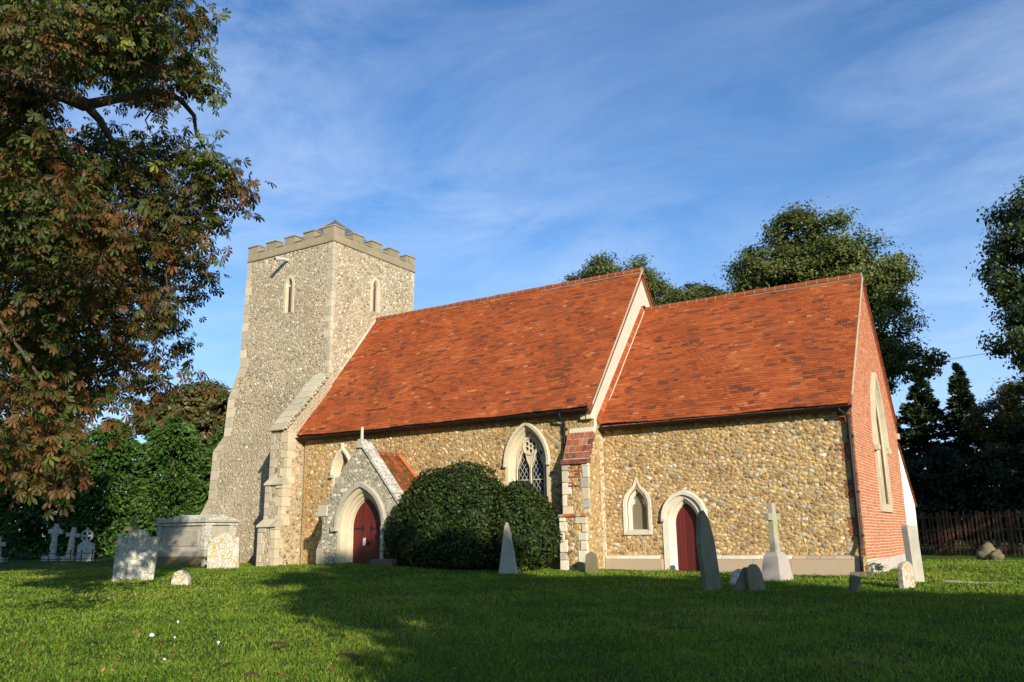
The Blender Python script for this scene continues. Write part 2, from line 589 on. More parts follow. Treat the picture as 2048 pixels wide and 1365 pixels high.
def in_poly(pts, poly):
    x, y = pts[:, 0], pts[:, 1]
    inside = np.zeros(len(pts), bool)
    n = len(poly)
    j = n - 1
    for i in range(n):
        xi, yi = poly[i]
        xj, yj = poly[j]
        c = ((yi > y) != (yj > y)) & (x < (xj - xi) * (y - yi) / (yj - yi + 1e-12) + xi)
        inside ^= c
        j = i
    return inside


def grow(poly, m):
    """push an outline outwards from its centre by about m"""
    P = np.array(poly)
    c = (P.min(0) + P.max(0)) / 2
    D = P - c
    h = (P.max(0) - P.min(0)) / 2
    return [tuple(c + d * (h + m) / np.maximum(h, 1e-6)) for d in D]


def darts(poly, excl, rmin, rmax, tries, power=2.2, aspect=1.0, spacing=0.92):
    """dart throwing: stones (u, v, r), large ones first, never overlapping"""
    P = np.array(poly)
    lo, hi = P.min(0), P.max(0)
    c = lo + rng.random((tries, 2)) * (hi - lo)
    keep = in_poly(c, poly)
    for e in excl:
        keep &= ~in_poly(c, e)
    c = c[keep]
    r = rmin + (rmax - rmin) * np.sort(rng.random(len(c)) ** power)[::-1]
    cell = rmax * 2
    grid = {}
    out = []
    for (u, v), ri in zip(c, r):
        gi, gj = int(u / cell), int(v / cell)
        ok = True
        for a in (gi - 1, gi, gi + 1):
            for b in (gj - 1, gj, gj + 1):
                for (uu, vv, rr) in grid.get((a, b), ()):
                    dx, dy = (u - uu) / aspect, v - vv
                    if dx * dx + dy * dy < ((ri + rr) * spacing) ** 2:
                        ok = False
                        break
                if not ok:
                    break
            if not ok:
                break
        if ok:
            grid.setdefault((gi, gj), []).append((u, v, ri))
            out.append((u, v, ri))
    return np.array(out)


def stone_base(n=7, seed=0):
    g = np.random.default_rng(seed)
    rr = 1 + g.uniform(-0.34, 0.26, n)
    V, F4, F3 = [], [], []
    for d, k in ((-0.35, 1.08), (0.30, 0.88), (0.60, 0.48)):
        for i in range(n):
            a = 2 * math.pi * i / n
            q = rr[i] * k * (1 + g.uniform(-0.08, 0.08))
            V.append((math.cos(a) * q, math.sin(a) * q, d + g.uniform(-0.09, 0.09)))
    V.append((g.uniform(-.1, .1), g.uniform(-.1, .1), 0.72))
    for k in range(2):
        for i in range(n):
            F4.append((k * n + i, k * n + (i + 1) % n, (k + 1) * n + (i + 1) % n, (k + 1) * n + i))
    for i in range(n):
        F3.append((2 * n + i, 2 * n + (i + 1) % n, 3 * n))
    return np.array(V), [np.array(F4), np.array(F3)]


STONES = [stone_base(7, s) for s in range(10)]


def stones_on(F, st, asp=(1.0, 1.5), proud=(0.35, 0.6), tilt=0.35):
    """returns matrices and offsets for stones (u, v, r) on wall frame F"""
    N = len(st)
    o = np.array(F(0, 0, 0))
    eu, ev, ed = (np.array(F(1, 0, 0)) - o, np.array(F(0, 1, 0)) - o, np.array(F(0, 0, 1)) - o)
    a = rng.normal(0, tilt, N)
    ax = st[:, 2] * rng.uniform(*asp, N)
    ay = st[:, 2] * rng.uniform(0.85, 1.05, N)
    ad = st[:, 2] * rng.uniform(*proud, N)
    e1 = np.cos(a)[:, None] * eu + np.sin(a)[:, None] * ev
    e2 = -np.sin(a)[:, None] * eu + np.cos(a)[:, None] * ev
    M = np.stack([e1 * ax[:, None], e2 * ay[:, None], np.repeat(ed[None], N, 0) * ad[:, None]], axis=2)
    T = o + st[:, :1] * eu + st[:, 1:2] * ev
    return M, T


def stone_field(name, parent, F, st, material, singles=0, single_name='flint', bias=None, **kw):
    M, T = stones_on(F, st, **kw)
    rcs = rng.random((len(st), 3))
    if bias is not None:
        rcs[:, 0] = bias(st, rcs[:, 0])
    order = np.argsort(-st[:, 2])
    one, rest = order[:singles], order[singles:]
    which = rng.integers(0, len(STONES), len(st))
    VV, F4, F3, RR, off = [], [], [], [], 0
    for k, (bv, bf) in enumerate(STONES):
        idx = rest[which[rest] == k]
        if not len(idx):
            continue
        V, Fs, R = replicate(bv, bf, M[idx], T[idx], rcs[idx])
        VV.append(V); RR.append(R)
        F4.append(Fs[0] + off); F3.append(Fs[1] + off)
        off += len(V)
    if VV:
        me = mesh_np(name, np.concatenate(VV), [np.concatenate(F4), np.concatenate(F3)], np.concatenate(RR), False)
        link(name, me, material, parent, kind='stuff')
    if singles:
        bank = []
        for k in range(48):
            bv, bf = STONES[k % len(STONES)]
            me = mesh_np(single_name, bv, bf, np.repeat(rng.random((1, 3)), len(bv), 0), False)
            bank.append(me)
        for j, i in enumerate(one):
            o = link(single_name, bank[j % 48], material, parent)
            m4 = Matrix([list(M[i][r_]) + [T[i][r_]] for r_ in range(3)] + [[0, 0, 0, 1]])
            o.matrix_world = m4


BOXV = np.array([(x, y, z) for z in (-.5, .5) for y in (-.5, .5) for x in (-.5, .5)])
BOXF = [np.array([(0, 2, 3, 1), (4, 5, 7, 6), (0, 1, 5, 4), (2, 6, 7, 3), (0, 4, 6, 2), (1, 3, 7, 5)])]


# ------------------------------------------------------------------ ground
CP = np.array([(-14, -2.6, .28), (-18.5, -1.6, .12), (-7.6, -1.4, .07), (-4, -.3, .04), (0, 0, -.02), (3, -3.5, 0), (0, 20, 0), (4, -22, -.6), (-3, -15, -.36),
               (-1, -8, -.17), (-16, -8, 0.0), (-13, -8, -.06), (-21, -2, .12), (-35, 3, .2), (-30, 8, .25), (-22, -10, 0.0), (-8, -4.5, .06), (-11, -2.5, .2),
               (12, -10, -.2), (14, 10, 0), (-10, 30, .1), (-50, 0, .2), (-50, 40, .2), (40, 0, 0), (0, -50, -.9), (40, -50, -.8), (-40, -50, -.5), (40, 50, 0), (5, -1, 0.0), (3, 8, 0.0)])
_d = np.linalg.norm(CP[:, None, :2] - CP[None, :, :2], axis=2)
_w = np.linalg.solve(np.block([[_d, np.ones((len(CP), 1))], [np.ones((1, len(CP))), np.zeros((1, 1))]]), np.concatenate([CP[:, 2], [0]]))


def gh(x, y):
    x = np.asarray(x, float)
    y = np.asarray(y, float)
    d = np.sqrt((x[..., None] - CP[:, 0]) ** 2 + (y[..., None] - CP[:, 1]) ** 2 + 0.6)
    z = d @ _w[:-1] + _w[-1]
    far = np.clip((np.hypot(x + 5, y) - 50) / 60, 0, 1)
    z = z * (1 - far)
    z = z + 0.018 * np.sin(x * 1.3 + 0.7 * y) * np.cos(y * 1.1 - x * .4) + 0.012 * np.sin(3.1 * x + 1) * np.sin(2.7 * y)
    return z


def build_ground():
    def axis(c):
        a = np.concatenate([np.arange(0, 32, 0.3), 32 + np.cumsum(np.geomspace(0.5, 260, 36))])
        return np.concatenate([-a[::-1][:-1], a]) + c
    X, Y = np.meshgrid(axis(-8), axis(-5))
    Z = gh(X, Y)
    V = np.stack([X, Y, Z], 2).reshape(-1, 3)
    nx = X.shape[1]
    i, j = np.meshgrid(np.arange(X.shape[0] - 1), np.arange(nx - 1), indexing='ij')
    a = (i * nx + j).ravel()
    F = np.stack([a, a + 1, a + nx + 1, a + nx], 1)
    me = mesh_np('ground', V, [F], None, True)
    link('ground', me, 'lawn', kind='structure', label='mown churchyard lawn with patches of sun and tree shade')


build_ground()


def build_grass():
    N = 380000
    th = np.radians(90 + 32.07) + np.radians(rng.uniform(-41, 41, N))
    u = rng.random(N)
    r = 4.2 * (34 / 4.2) ** (u ** 0.92)
    x = CAM[0] + r * np.cos(th)
    y = CAM[1] + r * np.sin(th)
    patch = np.sin(x * 2.1 + 1.3 * np.sin(y * 1.7)) * np.cos(y * 2.4 + x) + 0.6 * np.sin(5.3 * x + 2 * y) * np.sin(4.7 * y)
    keep = (rng.random(N) < 0.8 + 0.25 * patch) & ~((x > -19) & (x < -0.1) & (y > -0.3)) & ~((x > -15.5) & (x < -12.5) & (y > -2.3) & (y < 0))
    x, y, r, patch = x[keep], y[keep], r[keep], patch[keep]
    N = len(x)
    z = gh(x, y) - 0.005
    h = (0.026 + 0.024 * rng.random(N) + 0.012 * np.clip(patch, 0, 2)) * (1 + rng.random(N) * 1.3 * (rng.random(N) < 0.05 + .03 * (patch > .7)))
    w = (0.0035 + 0.0022 * rng.random(N)) * np.clip(r / 7, 1, 4.0)
    a = rng.random(N) * 2 * np.pi
    lean = rng.normal(0, 0.55, (N, 2)) * h[:, None] + np.array([-0.1, 0.1]) * h[:, None]
    dx, dy = np.cos(a) * w, np.sin(a) * w
    p = np.stack([x, y, z], 1)
    V = np.empty((N, 5, 3))
    V[:, 0] = p - np.stack([dx, dy, 0 * dx], 1)
    V[:, 1] = p + np.stack([dx, dy, 0 * dx], 1)
    mid = p + np.stack([lean[:, 0] * .35, lean[:, 1] * .35, h * .6], 1)
    V[:, 2] = mid + np.stack([dx, dy, 0 * dx], 1) * .8
    V[:, 3] = mid - np.stack([dx, dy, 0 * dx], 1) * .8
    V[:, 4] = p + np.stack([lean[:, 0], lean[:, 1], h], 1)
    o = (np.arange(N) * 5)[:, None]
    rcs = rng.random((N, 3))
    big = np.sin(x * .45 + 1.3) * np.cos(y * .62 + .5 * x) + .6 * np.sin(x * 1.1 - y * .9)
    rcs[:, 0] = np.clip(0.44 + 0.13 * patch + 0.17 * big + rng.normal(0, .17, N), 0, 1)
    straw = rng.random(N) < 0.035
    rcs[straw, 0] = 1
    me = mesh_np('grass', V.reshape(-1, 3), [o + np.array([[0, 1, 2, 3]]), o + np.array([[3, 2, 4]])], np.repeat(rcs, 5, 0))
    link('grass', me, 'grass_blade', kind='stuff', label='short green grass blades covering the churchyard lawn', cat='grass')


build_grass()

# ================================================================== CHURCH
church = thing('church', 'flint village church with square battlemented tower, orange tiled roofs and brick east gable', 'church')
LC, WC, LN, WN, YR = 6.851, 3.426, 11.695, 4.029, 3.35
XW = -LC - LN                      # tower east face / nave west end
HRC, HEC, HRN, HEN = 8.30, 4.10, 9.68, 4.58
NY = -0.55                         # nave south wall plane
TS, TN_, TX = 0.815, 5.80, XW - 4.85
ZT = 12.38


def quoins(name, parent, corner_fn, z0, z1, hs=(0.24, 0.36), wa=(0.2, 0.42), wb=(0.2, 0.42), material='limestone', proud=0.012):
    """alternating corner blocks; corner_fn(z, a, b, p) gives lo, hi of the box"""
    z = z0
    k = 0
    while z < z1 - 0.1:
        h = min(random.uniform(*hs), z1 - z)
        a, b = (wa[1], wb[0]) if k % 2 else (wa[0], wb[1])
        a *= random.uniform(.8, 1.15)
        b *= random.uniform(.8, 1.15)
        lo, hi = corner_fn(z + .006, z + h - .006, a, b, proud + random.uniform(0, .006))
        MB().box(lo, hi, jit=0.004).build(name, material, parent, bevel=0.012)
        z += h
        k += 1


# ---------------- tower
def tower_x(z):                       # the west side leans out a little as it goes down
    return TX - 0.14 * (ZT - z) / 4.5 * (1 if z > 7.9 else 1)


twall = None
S_T, E_T = south(TS), east(XW)
slit_s = arch(0.172, 9.80, 10.95, 11.25, -20.88, 5)
slit_e = arch(0.172, 10.02, 11.05, 11.37, 3.30, 5)
prof = [(-25.45, -0.3), (-25.43, 1.94), (-24.93, 2.62), (-24.83, 4.52), (-24.24, 5.09), (-24.11, 6.61), (-23.56, 7.85), (TX, ZT)]
mb = plate_mb(S_T, [(XW, -0.3), (XW, ZT)] + prof[::-1], [slit_s], 0.0, -0.9)
plate_mb(E_T, [(TS + 0.005, -0.3), (TN_, -0.3), (TN_, ZT), (TS + 0.005, ZT)], [slit_e], 0.002, -0.8, mb)
mb.box((TX, TS + 0.95, 0), (XW - .9, TN_, ZT))
twall = mb.build('tower_wall', 'tower_mortar', church)
quoin_slope = 0
# flints on the two visible faces
polyS = [(XW, 0.0), (XW, ZT - .02)] + [(u + .04, max(v, 0)) for u, v in prof[::-1]]


def tower_bias(st, r):
    dark = (np.abs(st[:, 1] - 6.25) < 0.35) & (rng.random(len(st)) < 0.35)
    r = r.copy()
    r[dark] = 0.92
    return r


sA = darts(polyS, [grow(slit_s, .13), [(XW - .28, 7.0), (XW + 1, 7.0), (XW + 1, 13), (XW - .28, 13)]], 0.014, 0.052, 52000, 2.4, 1.1, 1.0)
lowmask = (sA[:, 1] < 5.9) & (rng.random(len(sA)) < 0.45)
sA = sA[~lowmask]
stone_field('flint', twall, S_T, sA, 'tower_flint', 0, bias=tower_bias, proud=(0.25, 0.5))
sB = darts([(TS, 6.4), (TN_, 6.4), (TN_, ZT - .02), (TS, ZT - .02)], [grow(slit_e, .13), [(TS - .1, 7), (TS + .22, 7), (TS + .22, 13), (TS - .1, 13)],
           [(TS, 6.0), (3.9, 10.2), (5.8, 7.6), (5.8, 5)]], 0.016, 0.056, 26000, 2.2, 1.1, 1.0)
stone_field('flint', twall, E_T, sB, 'tower_flint', 0, proud=(0.25, 0.5))
quoins('quoin', twall, lambda a, b, p, q, pr: ((XW - p, TS - pr, a), (XW + pr, TS + q, b)), 7.1, ZT, (0.24, 0.40), (0.14, 0.30), (0.12, 0.24), 'worn_quoin', .006)
quoins('quoin', twall, lambda a, b, p, q, pr: ((XW - .05, TN_ - q, a), (XW + pr, TN_ + pr, b)), 8.2, ZT, (0.24, 0.40), (0.1, 0.1), (0.08, 0.22), 'worn_quoin', .006)
# quoins that follow the stepped west edge
for (u0, v0), (u1, v1) in zip(prof[:-1], prof[1:]):
    if v1 < 0.3:
        continue
    L = math.hypot(u1 - u0, v1 - v0)
    n = max(1, int(L / 0.36))
    for k in range(n):
        a, b = k / n, (k + 1) / n
        w = random.choice((0.24, 0.48, 0.36)) * random.uniform(.85, 1.1)
        p = [(u0 + (u1 - u0) * a - .01, v0 + (v1 - v0) * a + .012), (u0 + (u1 - u0) * b - .01, v0 + (v1 - v0) * b)]
        out = [p[0], p[1], (p[1][0] + w, p[1][1]), (p[0][0] + w, p[0][1])]
        if p[0][1] < 0:
            continue
        q = plate_mb(S_T, out, [], 0.014 + random.uniform(0, .008), -0.25)
        q.r = [(0.5, random.random(), .5)] * len(q.v)
        q.build('quoin', 'limestone' if random.random() < .35 else 'worn_quoin', twall)

# belfry slits
for F, sl_, cu, z0, zs, za in ((S_T, slit_s, -20.88, 9.80, 10.95, 11.22), (E_T, slit_e, 3.30, 10.02, 11.05, 11.34)):
    w = link('belfry_window', None, parent=church)
    fr = moulding_mb(F, [(arch(.30, z0 - .08, zs, za + .16, cu, 5), 0.006), (arch(.29, z0 - .08, zs, za + .15, cu, 5), 0.028), (arch(.165, z0, zs, za + .03, cu, 5), 0.028), (arch(.145, z0, zs, za, cu, 5), -0.04), (arch(.145, z0, zs, za, cu, 5), -0.3)])
    fr.build('frame', 'limestone', w)
    # ogee head over a twin slit
    MB().box(F(cu - .14, zs - .06, -.08), F(cu + .02, zs + .04, -.112)).build('transom', 'limestone', w)
    MB().box(F(cu - .155, z0, -.115), F(cu + .155, za, -.145)).build('louvre', 'louvre_dark', w)
    MB().box(F(cu - .02, z0, -.07), F(cu + .02, za - .12, -.11)).build('mullion', 'louvre_frame', w)

# parapet
par = link('parapet', None, parent=church)
mb = MB()
mb.box((TX - .05, TS - .05, ZT - .05), (XW + .05, TN_ + .05, ZT + .02))
mb.build('string_course', 'cement', par, bevel=0.01)
TH = 0.34
x0, x1, y0, y1 = TX - .02, XW + .02, TS - .02, TN_ + .02
ZB, ZM = ZT + .30, ZT + .58
mb = MB()
mb.box((x0, y0, ZT + .02), (x1, y0 + TH, ZB))
mb.box((x0, y1 - TH, ZT + .02), (x1, y1, ZB))
mb.box((x1 - TH, y0 + TH, ZT + .02), (x1, y1 - TH, ZB))
mb.box((x0, y0 + TH, ZT + .02), (x0 + TH, y1 - TH, ZB))
mb.build('parapet_wall', 'cement', par)
NMER = 5


def merlon(lo, hi):
    m = MB().box(lo, hi, jit=.008).build('merlon', 'cement', par, bevel=.012)
    MB().box((lo[0] - .035, lo[1] - .035, hi[2] + .001), (hi[0] + .035, hi[1] + .035, hi[2] + .055), jit=.006).build('coping', 'cement', m, bevel=.01)


wm, L = 0.60, x1 - x0
gap = (L - NMER * wm) / (NMER - 1)
for k in range(NMER):
    a = x0 + k * (wm + gap)
    merlon((a, y0, ZB), (a + wm, y0 + TH, ZM))
    merlon((a, y1 - TH, ZB), (a + wm, y1, ZM))
    if k < NMER - 1:
        for ya, yb in ((y0 - .035, y0 + TH + .035), (y1 - TH - .035, y1 + .035)):
            MB().box((a + wm + .04, ya, ZB), (a + wm + gap - .04, yb, ZB + .045)).build('crenel_coping', 'cement', par, bevel=.008)
Ly = y1 - y0
gy = (Ly - NMER * wm) / (NMER - 1)
for k in range(NMER):
    a = y0 + k * (wm + gy)
    if 0 < k < NMER - 1:
        merlon((x1 - TH, a, ZB), (x1, a + wm, ZM))
        merlon((x0, a, ZB), (x0 + TH, a + wm, ZM))
    if k in (0, NMER - 1):        # the corner merlons return along the east and west faces
        ya, yb = (y0 + TH + .04, a + wm) if k == 0 else (a, y1 - TH - .04)
        merlon((x1 - TH, ya, ZB), (x1, yb, ZM))
        merlon((x0, ya, ZB), (x0 + TH, yb, ZM))
    if k < NMER - 1:
        for xa, xb in ((x1 - TH - .035, x1 + .035), (x0 - .035, x0 + TH + .035)):
            MB().box((xa, a + wm + .04, ZB), (xb, a + wm + gy - .04, ZB + .045)).build('crenel_coping', 'cement', par, bevel=.008)
cx, cy = (x0 + x1) / 2, (y0 + y1) / 2
hw = 1.95
MB().add([(cx - hw, cy - hw, ZT + .35), (cx + hw, cy - hw, ZT + .35), (cx + hw, cy + hw, ZT + .35), (cx - hw, cy + hw, ZT + .35), (cx, cy, 14.48)],
         [(0, 1, 4), (1, 2, 4), (2, 3, 4), (3, 0, 4), (3, 2, 1, 0)]).build('tower_roof', 'lead', church)
mb = MB()
for sx, sy in ((-1, -1), (1, -1), (1, 1), (-1, 1)):
    mb.tube([(cx + sx * hw, cy + sy * hw, ZT + .36), (cx, cy, 14.50)], .035, 6)
mb.build('roof_hip', 'lead', church)
# water spout
mb = MB().tube([(-21.04, TS + .1, 12.02), (-21.03, TS - .30, 11.98), (-21.0, TS - .72, 11.87)], [.075, .075, .08], 8)
mb.build('water_spout', 'gargoyle_lead', church)
MB().tube([(-21.0, TS - .715, 11.872), (-20.999, TS - .727, 11.868)], [.055, .055], 8).build('spout_mouth', 'louvre_dark', church)


# ---------------- tile roofs
def tile_slope(name, parent, x0, x1, e, r, gauge=0.1, width=0.165, sag=0.02, material='roof_tile', singles=0, sgn=1, seed=1):
    """plain tiles on the slope from eave e=(y,z) to ridge r=(y,z), running along X"""
    g = np.random.default_rng(seed)
    sl = math.hypot(r[0] - e[0], r[1] - e[1])
    dy, dz = (r[0] - e[0]) / sl, (r[1] - e[1]) / sl
    n_out = np.array([0, -dz * sgn, dy * sgn]) * (1 if sgn * dy * 1 > 0 else -1)
    if n_out[2] < 0:
        n_out = -n_out
    nc = int(sl / gauge)
    T, M, R, P2 = [], [], [], []
    nx = int((x1 - x0) / width) + 2
    eu = np.array([1.0, 0, 0])
    es = np.array([0, dy, dz])
    for c in range(nc):
        s = c * gauge + 0.04
        off = (c % 2) * width / 2 + g.uniform(-.03, .03)
        run, runv = 0, 0.0
        row = g.uniform(-.004, .004)
        for i in range(nx):
            ua = x0 - width / 2 + off + i * width
            a, b = max(ua + .0008, x0), min(ua + width - .0008, x1)
            if b - a < .03:
                continue
            u = (a + b) / 2
            und = sag * (math.sin(u * 1.1 + s * .7 + seed) * .5 + math.sin(u * .53 - s * 1.3 + 2 * seed) * .5 + .4 * math.sin(u * 2.7 + s * 2.1))
            tl = g.normal(0.115, 0.018)
            rz = g.normal(0, .012)
            ev = es + n_out * -tl
            ev /= np.linalg.norm(ev)
            e1 = eu + es * rz
            nn = np.cross(e1, ev)
            nn /= np.linalg.norm(nn)
            if nn @ n_out < 0:
                nn = -nn
            M.append(np.stack([e1 * (b - a), ev * 0.165, nn * 0.022], 1))
            T.append(np.array([u, e[0], e[1]]) + es * (s + 0.06 + row + g.normal(0, .003)) + n_out * (0.018 + und + g.normal(0, .0018)))
            fld = math.sin(u * 1.7 + 3 * math.sin(s * .9 + seed)) * math.cos(s * 1.5 + math.sin(u * .8)) * .14
            if run <= 0:          # tiles of one firing lie side by side in short runs
                run = int(g.integers(1, 3))
                q = g.random()
                if q < .055 - .25 * min(0, fld):
                    runv = g.uniform(.04, .16)
                elif q < .20 - fld * .7:
                    runv = g.uniform(.20, .36)
                elif q > .985:
                    runv, run = g.uniform(.93, 1), 1
                else:
                    runv = g.uniform(.42, .78) + fld * .8
            run -= 1
            v = min(1, max(0, runv + g.normal(0, .04)))
            R.append((v, g.random(), g.random()))
            P2.append((u, s))
    T, M, R, P2 = map(np.array, (T, M, R, P2))
    roof = MB()
    back = [(x0 + .01, e[0], e[1]), (x1 - .01, e[0], e[1]), (x1 - .01, r[0], r[1]), (x0 + .01, r[0], r[1])]
    low = [(p[0], p[1] + (0.09 if sgn > 0 else -0.09), p[2] - .16) for p in back]
    back = [(p[0], p[1] + (0.03 if sgn > 0 else -0.03), p[2] - .035) for p in back]
    roof.add(back + low, [(0, 1, 2, 3), (7, 6, 5, 4), (0, 4, 5, 1), (2, 6, 7, 3), (1, 5, 6, 2), (0, 3, 7, 4)], (.2, .5, .5))
    ro = roof.build(name, 'old_brick', parent)
    dist = np.linalg.norm(T - CAM, axis=1) if singles else np.zeros(len(T))
    order = np.argsort(dist)
    one, rest = order[:singles], order[singles:]
    V, Fs, RR = replicate(BOXV, BOXF, M[rest], T[rest], R[rest])
    link('roof_tile', mesh_np('roof_tile', V, Fs, RR), material, ro, kind='stuff')
    if singles:
        bank = []
        for k in range(40):
            v = (k + .5) / 40
            bank.append(mesh_np('roof_tile', BOXV, BOXF, np.tile([v, .5, .5], (8, 1))))
        for j in one:
            o = link('roof_tile', bank[min(39, int(R[j][0] * 40))], material, ro)
            o.matrix_world = Matrix([list(M[j][a]) + [T[j][a]] for a in range(3)] + [[0, 0, 0, 1]])
    return ro


def ridge(parent, x0, x1, y, z, step=0.31, rad=0.115, material='roof_tile', axis='x'):
    n = int(round((x1 - x0) / step))
    st = (x1 - x0) / n
    seg = 7
    bank = []
    for k in range(6):
        mb = MB()
        vs = []
        for xx in (-st / 2 + .006, st / 2 - .006):
            for rr in (rad, rad - .02):
                for i in range(seg + 1):
                    a = math.radians(-18) + math.radians(216) * i / seg
                    vs.append((xx, math.cos(a) * rr, math.sin(a) * rr))
        m = seg + 1
        fs = []
        for i in range(seg):
            fs += [(i, i + 1, 2 * m + i + 1, 2 * m + i), (m + i, 3 * m + i, 3 * m + i + 1, m + i + 1),
                   (i, m + i, m + i + 1, i + 1), (2 * m + i, 2 * m + i + 1, 3 * m + i + 1, 3 * m + i)]
        mb.add(vs, fs, (random.uniform(.2, .55), .5, .5))
        o = mb.build('ridge_tile', material, parent, smooth=False)
        bank.append(o.data)
        bpy.data.objects.remove(o)
    for k in range(n):
        o = link('ridge_tile', random.choice(bank), material, parent)
        c = x0 + (k + .5) * st
        dz = random.uniform(-.008, .008)
        if axis == 'x':
            o.location = (c, y, z + dz)
        else:
            o.location = (y, c, z + dz)
            o.rotation_euler = (0, 0, math.pi / 2)
    mb = MB()
    for k in range(n + 1):
        c = x0 + k * st
        p = [(c - .012, y, z), (c + .012, y, z)] if axis == 'x' else [(y, c - .012, z), (y, c + .012, z)]
        mb.tube([p[0], p[1]], rad + .004, 10)
    if axis == 'x':
        mb.box((x0, y - rad + .02, z - .08), (x1, y - rad + .03, z - .045))
    mb.build('ridge_mortar', 'cement', parent)


# chancel roof
e_c, r_c = (-0.27, HEC - .04), (WC, HRC - .03)
croof = tile_slope('chancel_roof', church, -LC + .01, 0.03, e_c, r_c, singles=300, seed=3, sag=.034)
tile_slope('chancel_north_roof', church, -LC + .01, 0.03, (2 * WC + .17, HEC - .02), r_c, sgn=-1, seed=5)
ridge(croof, -LC + .02, 0.03, WC, HRC - .03)
e_n, r_n = (YR - WN - .16, HEN - .06), (YR, HRN - .03)
nroof = tile_slope('nave_roof', church, XW + .02, -LC + .04, e_n, r_n, seed=9, sag=.03)
tile_slope('nave_north_roof', church, XW + .02, -LC + .04, (2 * YR - e_n[0], e_n[1]), r_n, sgn=-1, seed=11)
ridge(nroof, XW + .02, -LC + .04, YR, HRN - .03)

# ---------------- chancel south wall
S_C = south(0.0)
lan = arch(0.285, 1.08, 1.78, 2.24, -5.87, 7)
pdoor = arch(0.43, 0.0, 1.25, 1.94, -4.51, 9)
cw_poly = [(-LC, -.3), (-0.002, -.3), (-0.002, HEC + .02), (-LC, HEC + .02)]
cwall = plate_mb(S_C, cw_poly, [lan, pdoor], 0.0, -0.6).build('chancel_wall', 'nave_mortar', church)
lan_o = grow(lan, .17)
door_o = grow(pdoor, .36)
st = darts([(-LC + .02, .47), (-.08, .47), (-.08, HEC), (-LC + .02, HEC)],
           [[(-6.24, 1.02), (-5.50, 1.02), (-5.50, 2.1), (-5.87, 2.62), (-6.24, 2.1)], [(-5.12, 0), (-3.90, 0), (-3.90, 1.6), (-4.51, 2.2), (-5.12, 1.6)],
            [(-.36, .4), (0, .4), (0, 3.6), (-.36, 3.6)]], 0.012, 0.053, 62000, 1.7, 1.25, 0.97)
stone_field('flint', cwall, S_C, st, 'flint', 300, asp=(1.05, 1.8), tilt=.22, proud=(0.28, 0.75))
# plinth: rendered band, capping stones, buttressed foot
plin = link('plinth', None, parent=church)
for a, b in ((-LC + .02, -5.16), (-3.86, -2.7), (-2.7, -1.75), (-1.75, -.10)):
    mb = plate_mb(lambda u, v, d: (d, u, v), [(-.17, -.3), (-.15, .36), (0, .36), (0, -.3)], [], a + .004, b - .004)
    mb.build('plinth_panel', 'plinth_render', plin)
x = -LC + .02
while x < -.12:
    w = random.uniform(.28, .6)
    b = min(x + w, -.10)
    if not (b > -5.18 and x < -3.86):
        MB().add([(x + .004, .01, .362), (b - .004, .01, .362), (b - .004, -.165, .362), (x + .004, -.165, .362),
                  (x + .004, .01, .46), (b - .004, .01, .46), (b - .004, -.13, .43), (x + .004, -.13, .43)],
                 [(0, 1, 2, 3), (4, 5, 6, 7), (0, 1, 5, 4), (1, 2, 6, 5), (2, 3, 7, 6), (3, 0, 4, 7)]).build('plinth_capping', 'pale_limestone' if x < -1.9 else 'plinth_render', plin, bevel=.012)
        x = b
    else:
        x = -5.17 if x < -5.2 and b < -5.0 and x < -5.18 else -3.86
        if x == -5.17:
            x = -3.86

# lancet with ogee head
cl_ = link('chancel_lancet', None, parent=church)
nn_ = 7


def ogee(hw, z0, zs, za, tip, cu):
    a = arch(hw, z0, zs, za, cu, nn_)
    out = []
    for u, v in a:
        k = max(0, 1 - abs(u - cu) / (hw * .35)) if v > zs else 0
        out.append((u, v + tip * k * k))
    return out


lo = [(ogee(.235, 1.12, 1.76, 2.16, .0, -5.87), -.30), (ogee(.225, 1.14, 1.76, 2.16, .0, -5.87), -.12), (ogee(.245, 1.12, 1.76, 2.20, .03, -5.87), -.08), (ogee(.33, 1.06, 1.82, 2.30, .18, -5.87), .03), (ogee(.42, 1.0, 1.82, 2.34, .24, -5.87), .035), (ogee(.43, 1.0, 1.82, 2.35, .24, -5.87), -.02)]
moulding_mb(S_C, lo).build('frame', 'pale_limestone', cl_)
MB().add([S_C(-6.30, 1.0, .05), S_C(-5.44, 1.0, .05), S_C(-5.60, 1.13, .05), S_C(-6.14, 1.13, .05), S_C(-6.30, 1.0, -.3), S_C(-5.44, 1.0, -.3), S_C(-5.60, 1.16, -.3), S_C(-6.14, 1.16, -.3)],
         [(0, 1, 2, 3), (0, 4, 5, 1), (1, 5, 6, 2), (2, 6, 7, 3), (3, 7, 4, 0)]).build('sill', 'pale_limestone', cl_)
for sx in (-1, 1):      # the two cusps that make the trefoil head
    c = [(-5.87 + sx * .225, 1.72), (-5.87 + sx * .235, 1.98), (-5.87 + sx * .10, 1.96), (-5.87 + sx * .135, 1.90), (-5.87 + sx * .13, 1.84), (-5.87 + sx * .19, 1.80)]
    plate_mb(S_C, c, [], -.10, -.16).build('cusp', 'pale_limestone', cl_)
plate_mb(S_C, arch(.25, 1.1, 1.78, 2.24, -5.87, 7), [], -.17, -.19).build('pane', 'wire_guard', cl_)

